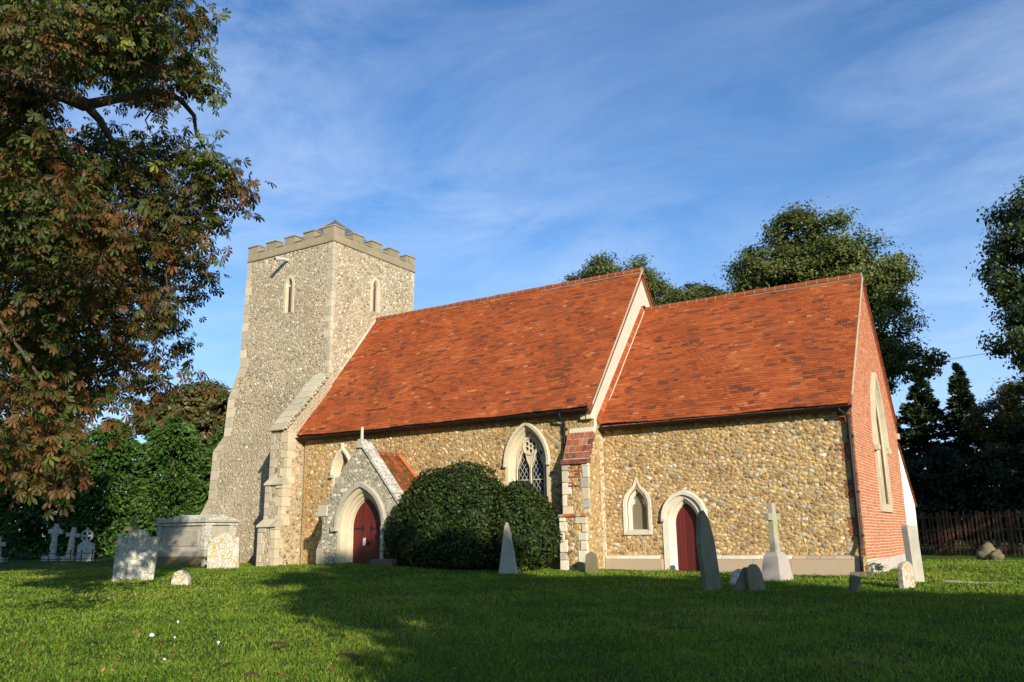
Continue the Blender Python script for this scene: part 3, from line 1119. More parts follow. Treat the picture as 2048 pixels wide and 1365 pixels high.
# priest door
pd = link('priest_door', None, parent=church)
A = lambda hw_, za_, zs_=1.25: arch(hw_, 0.02, zs_, za_, -4.51, 9)
moulding_mb(S_C, [(A(.33, 1.81), -.32), (A(.33, 1.81), -.20), (A(.345, 1.835), -.17), (A(.345, 1.835), -.13), (A(.40, 1.90), -.08), (A(.41, 1.91), -.05), (A(.41, 1.91), -.02),
                 (A(.46, 1.97), .03), (A(.62, 2.13), .035), (A(.63, 2.14), -.02)]).build('frame', 'pale_limestone', pd)
hd = lambda hw_, za_: arch(hw_, None, 1.42, za_, -4.51, 9)
moulding_mb(S_C, [(hd(.54, 2.03), .03), (hd(.55, 2.04), .10), (hd(.63, 2.14), .11), (hd(.66, 2.17), .0)]).build('hood_mould', 'pale_limestone', pd)
for s_ in (-1, 1):
    MB().box((-4.51 + s_ * .60 - .05, -.12, 1.33), (-4.51 + s_ * .60 + .05, .0, 1.43)).build('hood_stop', 'grey_limestone', pd, bevel=.02)


def planks(parent, F, pts_fn, u0, u1, n, depth, thick, material='red_paint', name='plank'):
    """vertical boards cut to the arch; pts_fn(u) gives the top height"""
    for k in range(n):
        a = u0 + (u1 - u0) * k / n + .0035
        b = u0 + (u1 - u0) * (k + 1) / n - .0035
        us = np.linspace(a, b, 5)
        out = [(a, .02)] + [(u, pts_fn(u)) for u in us] + [(b, .02)]
        q = plate_mb(F, out, [], depth + random.uniform(-.002, .002), depth - thick)
        q.r = [(0.5, random.random(), 0.5)] * len(q.v)
        q.build(name, material, parent)


def arch_top(hw_, zs_, za_, cu):
    h = za_ - zs_
    cx_ = (h * h - hw_ * hw_) / (2 * hw_)
    r_ = cx_ + hw_
    return lambda u: zs_ + math.sqrt(max(0.0, r_ * r_ - (abs(u - cu) + cx_) ** 2))


planks(pd, S_C, arch_top(.335, 1.25, 1.815, -4.51), -4.84, -4.18, 7, -.19, .04)
MB().box((-4.90, -.10, -.02), (-4.12, .3, .03)).build('threshold', 'grey_limestone', pd)
plate_mb(S_C, arch(.34, 0.0, 1.25, 1.82, -4.51, 9), [], -.235, -.25).build('door_back', 'louvre_dark', pd)

# brick quoin on the south face of the chancel corner
bq = link('brick_corner', None, parent=church)
z = .46
k = 0
while z < 3.95:
    grp = int((z - .4) / .45) % 2
    x = -.015
    lim = -.36 if grp else -.17
    while x > lim + .05:
        w = .215 if (k + int(x * 10)) % 2 else .1
        a = max(x - w, lim)
        MB().box((a + .005, -.012 - random.uniform(0, .006), z), (x - .005, .05, z + .063), (random.uniform(.0, .6), .5, .5)).build('brick', 'old_brick', bq)
        x = a
    z += .075
    k += 1

# ---------------- brick east gable
E_G = east(0.0)
EY0 = 3.43
ewin = arch(.745, 1.66, 3.35, 5.21, EY0, 10)
HG0 = e_c[1] + (r_c[1] - e_c[1]) * (0 - e_c[0]) / (r_c[0] - e_c[0]) - .07      # wall head just under the tiles
HG1 = r_c[1] - .09
slope_c = (HG1 - HG0) / WC


def gable_top(y):
    return HG0 + slope_c * (WC - abs(y - WC))


gpoly = [(0.006, -.3), (2 * WC, -.3), (2 * WC, gable_top(0)), (WC, gable_top(WC)), (0.006, gable_top(0))]
gw = plate_mb(E_G, gpoly, [ewin], 0.0, -.5).build('gable_wall', 'white_mortar', church)
eo = arch(.85, 1.55, 3.35, 5.34, EY0, 10)
eo_t = arch_top(.87, 3.35, 5.36, EY0)
BRK = []
z = .34
row = 0
while z < HRC:
    zc_ = z + .03
    ymin = 0.0 if zc_ + .03 < HG0 else (zc_ + .03 - HG0) / slope_c
    ymax = 2 * WC - ymin
    header = row % 2 == 1
    w = .1125 if header else .225
    y = -(.056 if header else 0)
    while y < 2 * WC:
        a, b = max(y, ymin), min(y + w, ymax)
        ha = 0
        segs = [(a, b)]
        if 1.53 < z + .065 and z < 5.36:
            hh = .86 if z < 3.35 else None
            if hh is None:
                us = np.linspace(0, .87, 60)
                ok = [u_ for u_ in us if eo_t(EY0 + u_) > z]
                hh = max(ok) if ok else 0
            segs = []
            if min(b, EY0 - hh) - a > .02:
                segs.append((a, min(b, EY0 - hh)))
            if b - max(a, EY0 + hh) > .02:
                segs.append((max(a, EY0 + hh), b))
        for a_, b_ in segs:
            if b_ - a_ > .03:
                BRK.append((a_, b_, z))
        y += w
    z += .075
    row += 1
BR = np.array(BRK)
yc_ = (BR[:, 0] + BR[:, 1]) / 2
sc_ = np.stack([np.full(len(BR), .07), BR[:, 1] - BR[:, 0] - .012, np.full(len(BR), .058)], 1)
MM = np.zeros((len(BR), 3, 3))
for i_ in range(3):
    MM[:, i_, i_] = sc_[:, i_]
wav = .004 * np.sin(yc_ * 1.3 + 1) + .003 * np.sin(yc_ * 3.1)
TT = np.stack([-.027 + rng.normal(0, .0018, len(BR)), yc_, BR[:, 2] + .0375 + wav + rng.normal(0, .0012, len(BR))], 1)
RR = rng.random((len(BR), 3))
RR[:, 0] = np.clip(rng.normal(.62, .2, len(BR)), 0, 1)
corner_d = (yc_ < .3) & (rng.random(len(BR)) < .45)
RR[corner_d, 0] = rng.uniform(0, .25, corner_d.sum())
order = np.argsort(np.linalg.norm(TT - CAM, axis=1))
one, rest = order[:300], order[300:]
V, Fs, R_ = replicate(BOXV, BOXF, MM[rest], TT[rest], RR[rest])
link('brick', mesh_np('brick', V, Fs, R_), 'brick', gw, kind='stuff')
bank = [mesh_np('brick', BOXV, BOXF, np.tile([min(1, max(0, random.gauss(.6, .22))), .5, .5], (8, 1))) for _ in range(24)]
for i_ in one:
    o = link('brick', random.choice(bank), 'brick', gw)
    o.location = TT[i_]
    o.scale = sc_[i_]
# whitewashed foot of the gable
plate_mb(lambda u, v, d: (v, u, d) if False else (d, u, v), [(.0, -.3), (2 * WC, -.3), (2 * WC, .42), (4.6, .36), (2.2, .33), (.0, .30)], [], .075, .005).build('gable_foot', 'whitewash', church)
# east window
ew = link('east_window', None, parent=church)
a_ = lambda h_, za_, z0_: arch(h_, z0_, 3.35, za_, EY0, 10)
moulding_mb(E_G, [(a_(.60, 5.0, 1.80), -.34), (a_(.60, 5.0, 1.80), -.22), (a_(.655, 5.08, 1.76), -.22), (a_(.67, 5.1, 1.75), -.09), (a_(.735, 5.2, 1.70), -.09), (a_(.74, 5.2, 1.70), .0), (a_(.75, 5.22, 1.70), .05), (a_(.85, 5.34, 1.56), .055), (a_(.86, 5.35, 1.55), -.01)]).build('frame', 'worn_quoin', ew)
for hw_, za_, z0_, d_, r_ in ((.70, 5.15, 1.76, -.02, .035), (.63, 5.05, 1.84, -.16, .03)):
    MB().tube([E_G(u_, v_, d_) for u_, v_ in arch(hw_, z0_, 3.35, za_, EY0, 10)], r_, 6).build('moulding_roll', 'limestone', ew, smooth=True)
hd = lambda hw_, za_: arch(hw_, None, 3.30, za_, EY0, 10)
moulding_mb(E_G, [(hd(.78, 5.27), .05), (hd(.80, 5.29), .12), (hd(.90, 5.40), .13), (hd(.93, 5.43), .0)]).build('hood_mould', 'worn_quoin', ew)
for s_ in (-1, 1):
    MB().box((.0, EY0 + s_ * .88 - .07, 3.14), (.17, EY0 + s_ * .88 + .07, 3.30)).build('hood_stop', 'limestone', ew, bevel=.03)
MB().add([E_G(EY0 - .86, 1.52, .06), E_G(EY0 + .86, 1.52, .06), E_G(EY0 + .70, 1.72, .05), E_G(EY0 - .70, 1.72, .05), E_G(EY0 - .86, 1.52, -.3), E_G(EY0 + .86, 1.52, -.3), E_G(EY0 + .6, 1.86, -.3), E_G(EY0 - .6, 1.86, -.3)],
         [(0, 1, 2, 3), (0, 4, 5, 1), (1, 5, 6, 2), (2, 6, 7, 3), (3, 7, 4, 0)]).build('sill', 'limestone', ew)
lights = [arch(.24, 1.88, 3.2, 3.75, EY0 - .30, 6), arch(.24, 1.88, 3.2, 3.75, EY0 + .30, 6)]
circ = [(EY0 + .24 * math.cos(2 * math.pi * i / 24) * (1 + .18 * math.cos(4 * 2 * math.pi * i / 24)), 4.22 + .24 * math.sin(2 * math.pi * i / 24) * (1 + .18 * math.cos(4 * 2 * math.pi * i / 24))) for i in range(24)]
plate_mb(E_G, arch(.60, 1.8, 3.35, 5.0, EY0, 10), lights + [circ], -.20, -.32).build('tracery', 'limestone', ew)
plate_mb(E_G, arch(.60, 1.8, 3.35, 5.0, EY0, 10), [], -.28, -.29).build('pane', 'glass', ew)
# verge: mortar line under the south tiles, tile edge on the north slope, kneeler
sl_len = math.hypot(WC, HRC - HEC)
for s_ in (1, -1):
    xv = .032 if s_ > 0 else -.02
    mb = MB()
    n = 54
    for k in range(n):
        a = k / n
        y_ = (WC - s_ * WC) + s_ * WC * a
        z_ = HG0 + .03 + (HG1 - HG0) * a
        mb.add([(xv, y_, z_ - .015), (.065, y_, z_ - .015), (.065, y_ + s_ * WC / n * .92, z_ + (HG1 - HG0) / n * .92 - .015), (xv, y_ + s_ * WC / n * .92, z_ + (HG1 - HG0) / n * .92 - .015),
                (xv, y_, z_ + .03), (.065, y_, z_ + .03), (.065, y_ + s_ * WC / n * .92, z_ + (HG1 - HG0) / n * .92 + .03), (xv, y_ + s_ * WC / n * .92, z_ + (HG1 - HG0) / n * .92 + .03)],
               [(0, 1, 2, 3), (4, 5, 6, 7), (0, 1, 5, 4), (1, 2, 6, 5), (2, 3, 7, 6), (3, 0, 4, 7)], (random.uniform(.2, .8), .5, .5))
    mb.build('verge_tile', 'roof_tile' if s_ < 0 else 'worn_quoin', croof, kind='stuff')
MB().box((-.1, 2 * WC - .02, HEC - .28), (.07, 2 * WC + .20, HEC - .10)).build('kneeler', 'limestone', church, bevel=.015)
# chancel north wall and white north buttress
MB().box((-LC, 2 * WC - .5, -.2), (-.51, 2 * WC, HEC)).build('chancel_north_wall', 'nave_mortar', church)
nb = link('north_buttress', None, parent=church)
pb = [(2 * WC + .004, -.3), (2 * WC + 2.18, -.3), (2 * WC + 2.30, 1.85), (2 * WC + .004, 3.62)]
plate_mb(E_G, pb, [], .0, -.85).build('buttress_wall', 'white_render', nb)
for k in range(14):
    t0, t1 = k / 14, (k + 1.15) / 14
    ya, za = 2 * WC + 2.42 - 2.40 * t0, 1.78 + 1.86 * t0
    yb, zb = 2 * WC + 2.42 - 2.40 * t1, 1.78 + 1.86 * t1
    MB().add([(.05, ya, za), (-.9, ya, za), (-.9, yb, zb), (.05, yb, zb), (.05, ya, za + .06), (-.9, ya, za + .06), (-.9, yb, zb + .045), (.05, yb, zb + .045)],
             [(0, 1, 2, 3), (4, 5, 6, 7), (0, 1, 5, 4), (1, 2, 6, 5), (2, 3, 7, 6), (3, 0, 4, 7)], (random.uniform(.1, .5), .5, .5)).build('buttress_tile', 'roof_tile', nb)

# ---------------- nave walls
S_N = south(NY)
TWX = -9.08
twin = arch(.65, 1.55, 3.10, 4.185, TWX, 9)
nlan = arch(.365, 1.96, 3.15, 3.905, -16.42, 7)
nw_poly = [(XW + .3, -.3), (-LC - .01, -.3), (-LC - .01, HEN - .08), (XW + .3, HEN - .08)]
nwall = plate_mb(S_N, nw_poly, [twin, nlan], 0.0, -.6).build('nave_wall', 'nave_mortar', church)
st = darts([(XW + .5, .1), (-7.7, .1), (-7.7, HEN - .1), (XW + .5, HEN - .1)],
           [grow(twin, .13), grow(nlan, .12), [(-15.6, 0), (-12.4, 0), (-12.4, 2), (-14, 3.6), (-15.6, 2)]], 0.014, 0.066, 40000, 2.2, 1.2, 1.05)
stone_field('flint', nwall, S_N, st, 'flint', 0, asp=(1.05, 1.6), tilt=.25, proud=(0.25, 0.7))
# east end of nave: rendered gable above the chancel roof
E_N = east(-LC)
sn = (HRN - HEN) / WN
gN = [(YR - WN, HEN - .35), (YR - WN, HEN + .04), (YR, HRN - .09), (YR + WN, HEN + .04), (YR + WN, -.2), (NY + .05, -.2), (NY + .05, HEN - .35)]
nge = plate_mb(E_N, gN, [], 0.0, -.35).build('nave_east_gable', 'render', church)
MB().box((-LC - .16, YR - WN - .04, HEN - .36), (-LC + .02, YR - WN + .20, HEN - .04)).build('kneeler', 'pale_limestone', nge, bevel=.02)
# verge fillet on the gable edge
for s_ in (-1, 1):
    xv = -LC + .043 if s_ < 0 else -LC - .02
    mb = MB()
    n = 40
    for k in range(n):
        t0, t1 = k / n, (k + .96) / n
        ya, za = YR + s_ * WN * (1 - t0), HEN + .06 + (HRN - .10 - HEN) * t0
        yb, zb = YR + s_ * WN * (1 - t1), HEN + .06 + (HRN - .10 - HEN) * t1
        mb.add([(xv, ya, za - .02), (-LC + .07, ya, za - .02), (-LC + .07, yb, zb - .02), (xv, yb, zb - .02),
                (xv, ya, za + .035), (-LC + .07, ya, za + .035), (-LC + .07, yb, zb + .035), (xv, yb, zb + .035)],
               [(0, 1, 2, 3), (4, 5, 6, 7), (0, 1, 5, 4), (1, 2, 6, 5), (2, 3, 7, 6), (3, 0, 4, 7)], (random.uniform(.3, .7), .5, .5))
    mb.build('verge_tile', 'roof_tile' if s_ > 0 else 'worn_quoin', nroof, kind='stuff')
# orange tile listing where the chancel roof meets the nave gable
n = 26
for k in range(n):
    t0, t1 = k / n, (k + .93) / n
    p = lambda t, o: (-LC + .005, e_c[0] + (r_c[0] - e_c[0]) * t - .075 * o, e_c[1] + (r_c[1] - e_c[1]) * t + .062 * o)
    a0, a1, b0, b1 = p(t0, .7), p(t1, .7), p(t0, 2.2), p(t1, 2.2)
    vs = [a0, a1, b1, b0] + [(-LC + .075, q[1], q[2]) for q in (a0, a1, b1, b0)]
    MB().add(vs, [(0, 1, 2, 3), (4, 5, 6, 7), (0, 1, 5, 4), (1, 2, 6, 5), (2, 3, 7, 6), (3, 0, 4, 7)], (random.uniform(.5, .95), .5, .5)).build('listing_tile', 'roof_tile', croof)
mb = MB()
a0, a1 = (-LC + .005, e_c[0] - .05, e_c[1] + .02), (-LC + .005, r_c[0] - .03, r_c[1] + .06)
mb.tube([(-LC + .045, e_c[0] - .03, e_c[1] + .035), (-LC + .045, r_c[0] - .02, r_c[1] + .055)], .042, 6)
mb.build('mortar_fillet', 'render', croof)
MB().tube([(-LC, 3.28, 8.36), (-LC + .12, 3.28, 8.37)], .05, 8).build('vent_pipe', 'black_iron', church)

# south-east nave buttress
sb = link('nave_east_buttress', None, parent=church)
BX0, BX1 = -7.66, -LC + .004
Mx = lambda u, v, d: (d, u, v)
outl = [(NY + .3, -.3), (-1.22, -.3), (-1.20, 1.50), (-1.10, 1.58), (-1.02, 1.60), (-.99, 2.98), (-.42, 4.22), (NY + .3, 4.22)]
sbw = plate_mb(Mx, outl, [], BX0, BX1).build('buttress_wall', 'nave_mortar', sb)
sE = darts([(NY, .1), (-1.16, .1), (-1.14, 1.5), (-.95, 1.7), (-.95, 2.9), (-.45, 3.9), (NY + .1, 4.1), (-.03, 3.9), (-.03, .1)], [], .016, .058, 5000, 2.4, 1.1, 1.05)
stone_field('flint', sbw, east(BX1), sE, 'flint', 0, proud=(.2, .45))
sS = darts([(BX0 + .2, .1), (BX1 - .22, .1), (BX1 - .22, 1.45), (BX0 + .2, 1.45)], [], .02, .06, 900, 2.0)
stone_field('flint', sbw, south(1.215 * -1 + .0), sS, 'flint', 0, proud=(.2, .45))
sS2 = darts([(BX0 + .2, 1.7), (BX1 - .22, 1.7), (BX1 - .22, 2.3), (BX0 + .2, 2.3)], [], .02, .055, 500, 2.0)
stone_field('flint', sbw, south(-1.01), sS2, 'flint', 0, proud=(.2, .45))
for z in np.arange(2.32, 2.9, .085):
    x = BX0 + .2
    while x < BX1 - .25:
        w = random.uniform(.12, .22)
        if random.random() < .6:
            MB().box((x, -1.025, z), (min(x + w, BX1 - .22), -.95, z + .055), (random.random(), .5, .5), jit=.006).build('brick', 'old_brick', sbw)
        x += w + .02
for s_ in (0, 1):
    z = 0.02
    k = s_
    while z < 2.95:
        h = min(random.uniform(.20, .34), 2.96 - z)
        yf = -1.235 if z + h < 1.55 else -1.022
        if z < 1.5 < z + h:
            h = 1.5 - z
            yf = -1.235
        w = (.16 if k % 2 else .26) * random.uniform(.7, 1.35)
        dd = random.uniform(.15, .32) if s_ else .15
        if s_ == 0:
            lo_, hi_ = (BX0 - .012, yf, z + .006), (BX0 + w, yf + dd, z + h - .006)
        else:
            lo_, hi_ = (BX1 - w, yf, z + .006), (BX1 + .014, yf + dd * .5, z + h - .006)
        MB().box(lo_, hi_, jit=.005).build('quoin', random.choice(('pale_limestone', 'limestone', 'grey_limestone', 'pale_limestone')), sbw, bevel=.016)
        z += h
        k += 1
x = BX0 - .03
while x < BX1:
    w = random.uniform(.13, .24)
    b = min(x + w, BX1 + .02)
    MB().box((x + .004, -1.27, 1.50), (b - .004, -1.0, 1.57), (random.uniform(.2, .9), random.random(), .5), jit=.006).build('offset_stone', 'grey_limestone' if random.random() < .6 else 'old_brick', sbw, bevel=.01)
    x = b
# plastered head then brick weathering
sv = Vector((0, -.57, -1.24)).normalized()
nv = Vector((0, -1.24, .57)).normalized()
top = Vector((0, -.42, 4.22))


def slope_box(x0, x1, s0, s1, h0, h1, r=None, jit=0.0):
    vs = []
    for s in (s0, s1):
        for h in (h0, h1):
            for x in (x0, x1):
                p = top + sv * s + nv * h
                vs.append((x + random.uniform(-jit, jit), p.y + random.uniform(-jit, jit), p.z + random.uniform(-jit, jit)))
    return MB().add(vs, [(0, 1, 3, 2), (4, 6, 7, 5), (0, 4, 5, 1), (2, 3, 7, 6), (0, 2, 6, 4), (1, 5, 7, 3)], r)


slope_box(BX0 + .02, BX1 + .02, -.06, .40, -.1, .03).build('weathering_head', 'render', sb, bevel=.02)
slope_box(BX0 + .01, BX1 + .0, .40, 1.36, -.1, .026).build('mortar_bed', 'render', sb)
s = .41
rowk = 0
while s < 1.22:
    if rowk % 2 == 0:
        n = 6
        for k in range(n):
            w = (BX1 - BX0 + .02) / n
            slope_box(BX0 + k * w + .008, BX0 + (k + 1) * w - .010, s, s + .19, -.05, .036 + random.uniform(0, .01), (random.random(), .5, .5), .003).build('brick', 'old_brick', sb)
        s += .212
    else:
        n = 4
        for k in range(n):
            w = (BX1 - BX0 + .02) / n
            slope_box(BX0 + k * w + .008, BX0 + (k + 1) * w - .010, s, s + .068, -.05, .036 + random.uniform(0, .01), (random.uniform(0, .6), .5, .5), .003).build('brick', 'old_brick', sb)
        s += .087
for zz, yy in ((3.02, -1.03), (2.95, -1.06)):
    n = 6
    for k in range(n):
        w = (BX1 - BX0 + .03) / n
        MB().box((BX0 - .015 + k * w + .004, yy - .02, zz), (BX0 - .015 + (k + 1) * w - .004, yy + .2, zz + .062), (random.uniform(0, .5), .5, .5), jit=.004).build('brick', 'old_brick', sb)

# south-west nave buttress with its long sloping weathering against the tower
wb = link('nave_west_buttress', None, parent=church)
WX0, WX1 = -19.22, -18.36
# profile in (y, z), extruded in x
outl = [(TS - .004, -.2), (-1.62, -.2), (-1.60, 1.46), (-1.40, 1.62), (-1.36, 2.86), (-1.24, 3.02), (-1.22, 4.80), (TS - .004, 7.0)]
wbw = plate_mb(Mx, outl, [], WX0, WX1).build('buttress_wall', 'tower_mortar', wb)
for i_, (za_, zb_, yf) in enumerate(((.1, 1.42, -1.61), (1.7, 2.82, -1.385), (3.1, 4.7, -1.235))):
    s_ = darts([(WX0 + .22, za_), (WX1 - .26, za_), (WX1 - .26, zb_), (WX0 + .22, zb_)], [], .022, .075, 260, 1.2)
    s_ = s_[rng.random(len(s_)) < .4]
    stone_field('flint', wbw, south(yf), s_, 'flint', 0, proud=(.2, .4), bias=lambda a, r: np.where(r < .45, .91, r))
pE = [(-1.2, 2.95), (NY - .02, 2.95), (NY - .02, 4.3), (TS, 6.9), (TS, 6.6), (-1.2, 4.7)]
sW = darts([(-1.5, .1), (NY, .1), (NY, 4.4), (-1.15, 4.7), (-1.2, 3), (-1.35, 2.9), (-1.38, 1.6), (-1.55, 1.4)], [], .018, .06, 2600, 2.2)
stone_field('flint', wbw, east(WX1), sW, 'flint', 0, proud=(.2, .45))
for s_ in (0, 1):
    z, k = .0, s_
    while z < 4.75:
        h = random.uniform(.22, .38)
        for lim_ in (1.46, 2.88, 4.76):
            if z < lim_ - .01 < z + h:
                h = lim_ - z
        yf = -1.63 if z < 1.45 else (-1.40 if z < 2.87 else -1.25)
        w = (.20 if k % 2 else .32) * random.uniform(.85, 1.2)
        if s_ == 0:
            lo_, hi_ = (WX0 - .012, yf, z + .006), (WX0 + w, yf + .3, z + h - .006)
        else:
            lo_, hi_ = (WX1 - w, yf, z + .006), (WX1 + .014, yf + random.choice((.2, .38)), z + h - .006)
        MB().box(lo_, hi_, jit=.005).build('quoin', 'worn_quoin' if s_ == 0 else 'limestone', wbw, bevel=.012)
        z += h
        k += 1
for (ya, za_, yb, zb_) in ((-1.70, 1.42, -1.36, 1.72), (-1.46, 2.84, -1.22, 3.10)):
    n = 3
    for k in range(n):
        a = WX0 - .03 + (WX1 - WX0 + .06) * k / n + .004
        b = WX0 - .03 + (WX1 - WX0 + .06) * (k + 1) / n - .004
        MB().add([(a, ya, za_), (b, ya, za_), (b, yb + .05, za_), (a, yb + .05, za_), (a, ya, za_ + .06), (b, ya, za_ + .06), (b, yb, zb_), (a, yb, zb_)],
                 [(0, 1, 2, 3), (4, 5, 6, 7), (0, 1, 5, 4), (1, 2, 6, 5), (2, 3, 7, 6), (3, 0, 4, 7)]).build('offset_stone', 'slab_stone', wb, bevel=.01)
n = 9
p0, p1 = Vector((0, -1.33, 4.72)), Vector((0, TS - .01, 7.06))
dv = (p1 - p0)
nv2 = Vector((0, -dv.z, dv.y)).normalized()
for k in range(n):
    a, b = p0 + dv * (k / n), p0 + dv * ((k + 1.10) / n if k < n - 1 else 1.0)
    q = [a + nv2 * .07, a + nv2 * .01, b + nv2 * -.04, b + nv2 * .045]
    xs = (WX0 - .05, WX1 - .16)
    vs = [(x_, p.y + random.uniform(-.006, .006), p.z) for x_ in xs for p in q]
    MB().add(vs, [(0, 1, 2, 3), (4, 7, 6, 5), (0, 4, 5, 1), (1, 5, 6, 2), (2, 6, 7, 3), (3, 7, 4, 0)]).build('weathering_slab', 'slab_stone', wb, bevel=.012)
# rubble upstand between the slabs and the roof verge
q0 = [(WX1 - .16, -1.20, 4.74), (WX1 - .16, TS, 7.04)]
mb = plate_mb(Mx, [(-1.22, 4.70), (-.85, 4.42), (TS, 6.75), (TS, 7.12), (-1.22, 4.82)], [], WX1 - .15, XW + .06)
up_ = mb.build('rubble_upstand', 'tower_mortar', wb)
# stones along the upstand
N_ = 110
t_ = rng.random(N_)
stp = np.stack([rng.uniform(WX1 - .13, XW + .10, N_), -1.15 + t_ * (TS + 1.1), 4.80 + t_ * 2.27], 1)
Fup = lambda u, v, d=0.0: tuple(Vector((u, 0, 0)) + p0 + dv.normalized() * v + nv2 * (d + .05))
stu = np.stack([rng.uniform(WX1 - .12, WX1 + .02, N_), t_ * dv.length * .96 + .05, rng.uniform(.02, .055, N_)], 1)
stone_field('flint', up_, Fup, stu, 'tower_flint', 0, proud=(.4, .8))
MB().tube([(XW + .06, -.62, HEN + .05), (XW + .06, .85, 6.52)], .035, 6).build('mortar_fillet', 'render', wb)
# flashing on the tower face
MB().tube([(XW + .05, TS, 6.50), (XW + .05, YR, 9.74)], .075, 6).build('tower_flashing', 'grey_limestone', church)

# gutters and downpipes
gut = link('nave_gutter', None, parent=church)


def gutter(parent, x0, x1, y, z0, z1):
    mb = MB()
    n = 10
    vs, fs = [], []
    for x, z in ((x0, z0), (x1, z1)):
        for rr in (.062, .050):
            for i in range(n + 1):
                a = math.pi + math.pi * i / n
                vs.append((x, y + math.cos(a) * rr, z + math.sin(a) * rr))
    m = n + 1
    for i in range(n):
        fs += [(i, i + 1, 2 * m + i + 1, 2 * m + i), (m + i, m + i + 1, 3 * m + i + 1, 3 * m + i)]
    fs += [(0, m, 3 * m, 2 * m), (n, 2 * m + n, 3 * m + n, m + n)]
    mb.add(vs, fs)
    mb.build('gutter_channel', 'black_iron', parent)
    k = x0 + .3
    while k < x1:
        z = z0 + (z1 - z0) * (k - x0) / (x1 - x0)
        MB().tube([(k, y, z - .03), (k + .05, y, z - .03)], .058, 10).build('gutter_joint', 'black_iron', parent)
        k += 1.8
    for x in (x0, x1):
        z = z0 if x == x0 else z1
        MB().tube([(x - .005, y, z - .015), (x + .005, y, z - .015)], .056, 12).build('gutter_end', 'black_iron', parent)


gutter(gut, XW + .1, -LC - .02, e_n[0] - .045, HEN - .095, HEN - .095)
MB().box((XW + .35, YR - WN - .06, HEN - .17), (-LC - .02, NY + .02, HEN - .12)).build('eave_board', 'eave_board', gut)
gut2 = link('chancel_gutter', None, parent=church)
gutter(gut2, -LC + .1, .06, e_c[0] - .045, HEC - .095, HEC - .075)
MB().box((-LC + .03, -.19, HEC - .17), (-.02, -.004, HEC - .12)).build('eave_board', 'eave_board', gut2)


def downpipe(pts, parent, brs):
    dp = MB().tube(pts, .042, 8).build('downpipe', 'black_iron', parent, smooth=True)
    for x, y, z in brs:
        MB().tube([(x, y, z - .04), (x, y, z + .04)], .056, 8).build('pipe_collar', 'black_iron', dp)
        MB().box((x - .09, y + .02, z - .015), (x + .09, y + .06, z + .015)).build('bracket', 'black_iron', dp)


yg = e_n[0] - .045
downpipe([(-7.78, yg, HEN - .08), (-7.78, yg, HEN - .22), (-7.78, NY - .07, HEN - .42), (-7.78, NY - .07, 3.5), (-7.80, NY - .07, .05)], church, [(-7.78, NY - .07, 4.0), (-7.79, NY - .07, 2.1)])
yg = e_c[0] - .045
downpipe([(-.24, yg, HEC - .09), (-.24, yg, HEC - .17), (-.10, -.12, HEC - .30), (-.09, -.10, HEC - .5), (-.09, -.09, .75), (-.09, -.22, .50), (-.09, -.25, .08)], church, [(-.09, -.09, 3.3), (-.09, -.09, 1.95), (-.09, -.10, .9)])
MB().box((-.30, -.62, -.2), (.02, -.30, .08)).build('drain_kerb', 'dark_stone', church, bevel=.02)

# nave traceried window
tw = link('traceried_window', None, parent=church)
B = lambda h_, za_, z0_=1.6, zs_=3.10: arch(h_, z0_, zs_, za_, TWX, 9)
moulding_mb(S_N, [(B(.50, 4.0), -.36), (B(.50, 4.0), -.24), (B(.54, 4.05), -.22), (B(.55, 4.06), -.17), (B(.60, 4.13), -.10), (B(.61, 4.14), -.05), (B(.66, 4.20), .015), (B(.76, 4.30), .02), (B(.765, 4.31), -.02)]).build('frame', 'limestone', tw)
hd = lambda hw_, za_: arch(hw_, None, 3.12, za_, TWX, 9)
moulding_mb(S_N, [(hd(.68, 4.22), .02), (hd(.69, 4.23), .09), (hd(.77, 4.32), .10), (hd(.80, 4.35), .0)]).build('hood_mould', 'limestone', tw)
for s_ in (-1, 1):
    MB().box((TWX + s_ * .74 - .06, NY - .12, 3.0), (TWX + s_ * .74 + .06, NY, 3.12)).build('hood_stop', 'limestone', tw, bevel=.03)


def ogee_light(cu, hw_, z0_, zs_, za_):
    pts = []
    for u, v in arch(hw_, z0_, zs_, za_, cu, 8):
        pts.append([u, v])
    for p in pts:
        if p[1] > zs_:
            t_ = (p[1] - zs_) / (za_ - zs_)
            p[0] = cu + (p[0] - cu) * (1 - .30 * math.sin(math.pi * min(1, t_ * 1.05)) ** 2)
    return [tuple(p) for p in pts]


L1, L2 = ogee_light(TWX - .245, .20, 1.66, 2.98, 3.45), ogee_light(TWX + .245, .20, 1.66, 2.98, 3.45)
foils = []
for k in range(6):
    a0_ = math.radians(90 + 60 * k)
    cu_, cv_ = TWX + .145 * math.cos(a0_), 3.62 + .145 * math.sin(a0_)
    foils.append([(cu_ + .062 * math.cos(2 * math.pi * i / 10), cv_ + .062 * math.sin(2 * math.pi * i / 10)) for i in range(10)])
foils.append([(TWX + .055 * math.cos(2 * math.pi * i / 10), 3.62 + .055 * math.sin(2 * math.pi * i / 10)) for i in range(10)])
dag = [[(TWX + s_ * .30, 3.40), (TWX + s_ * .40, 3.30), (TWX + s_ * .41, 3.42), (TWX + s_ * .32, 3.52)] for s_ in (-1, 1)]
plate_mb(S_N, arch(.50, 1.62, 3.10, 4.0, TWX, 9), [L1, L2] + foils[:6] + [foils[6]] + dag, -.20, -.30).build('tracery', 'limestone', tw)
mb = MB()
ring_o = [(TWX + .262 * math.cos(2 * math.pi * i / 28), 3.62 + .262 * math.sin(2 * math.pi * i / 28)) for i in range(29)]
ring_i = [(TWX + .225 * math.cos(2 * math.pi * i / 28), 3.62 + .225 * math.sin(2 * math.pi * i / 28)) for i in range(29)]
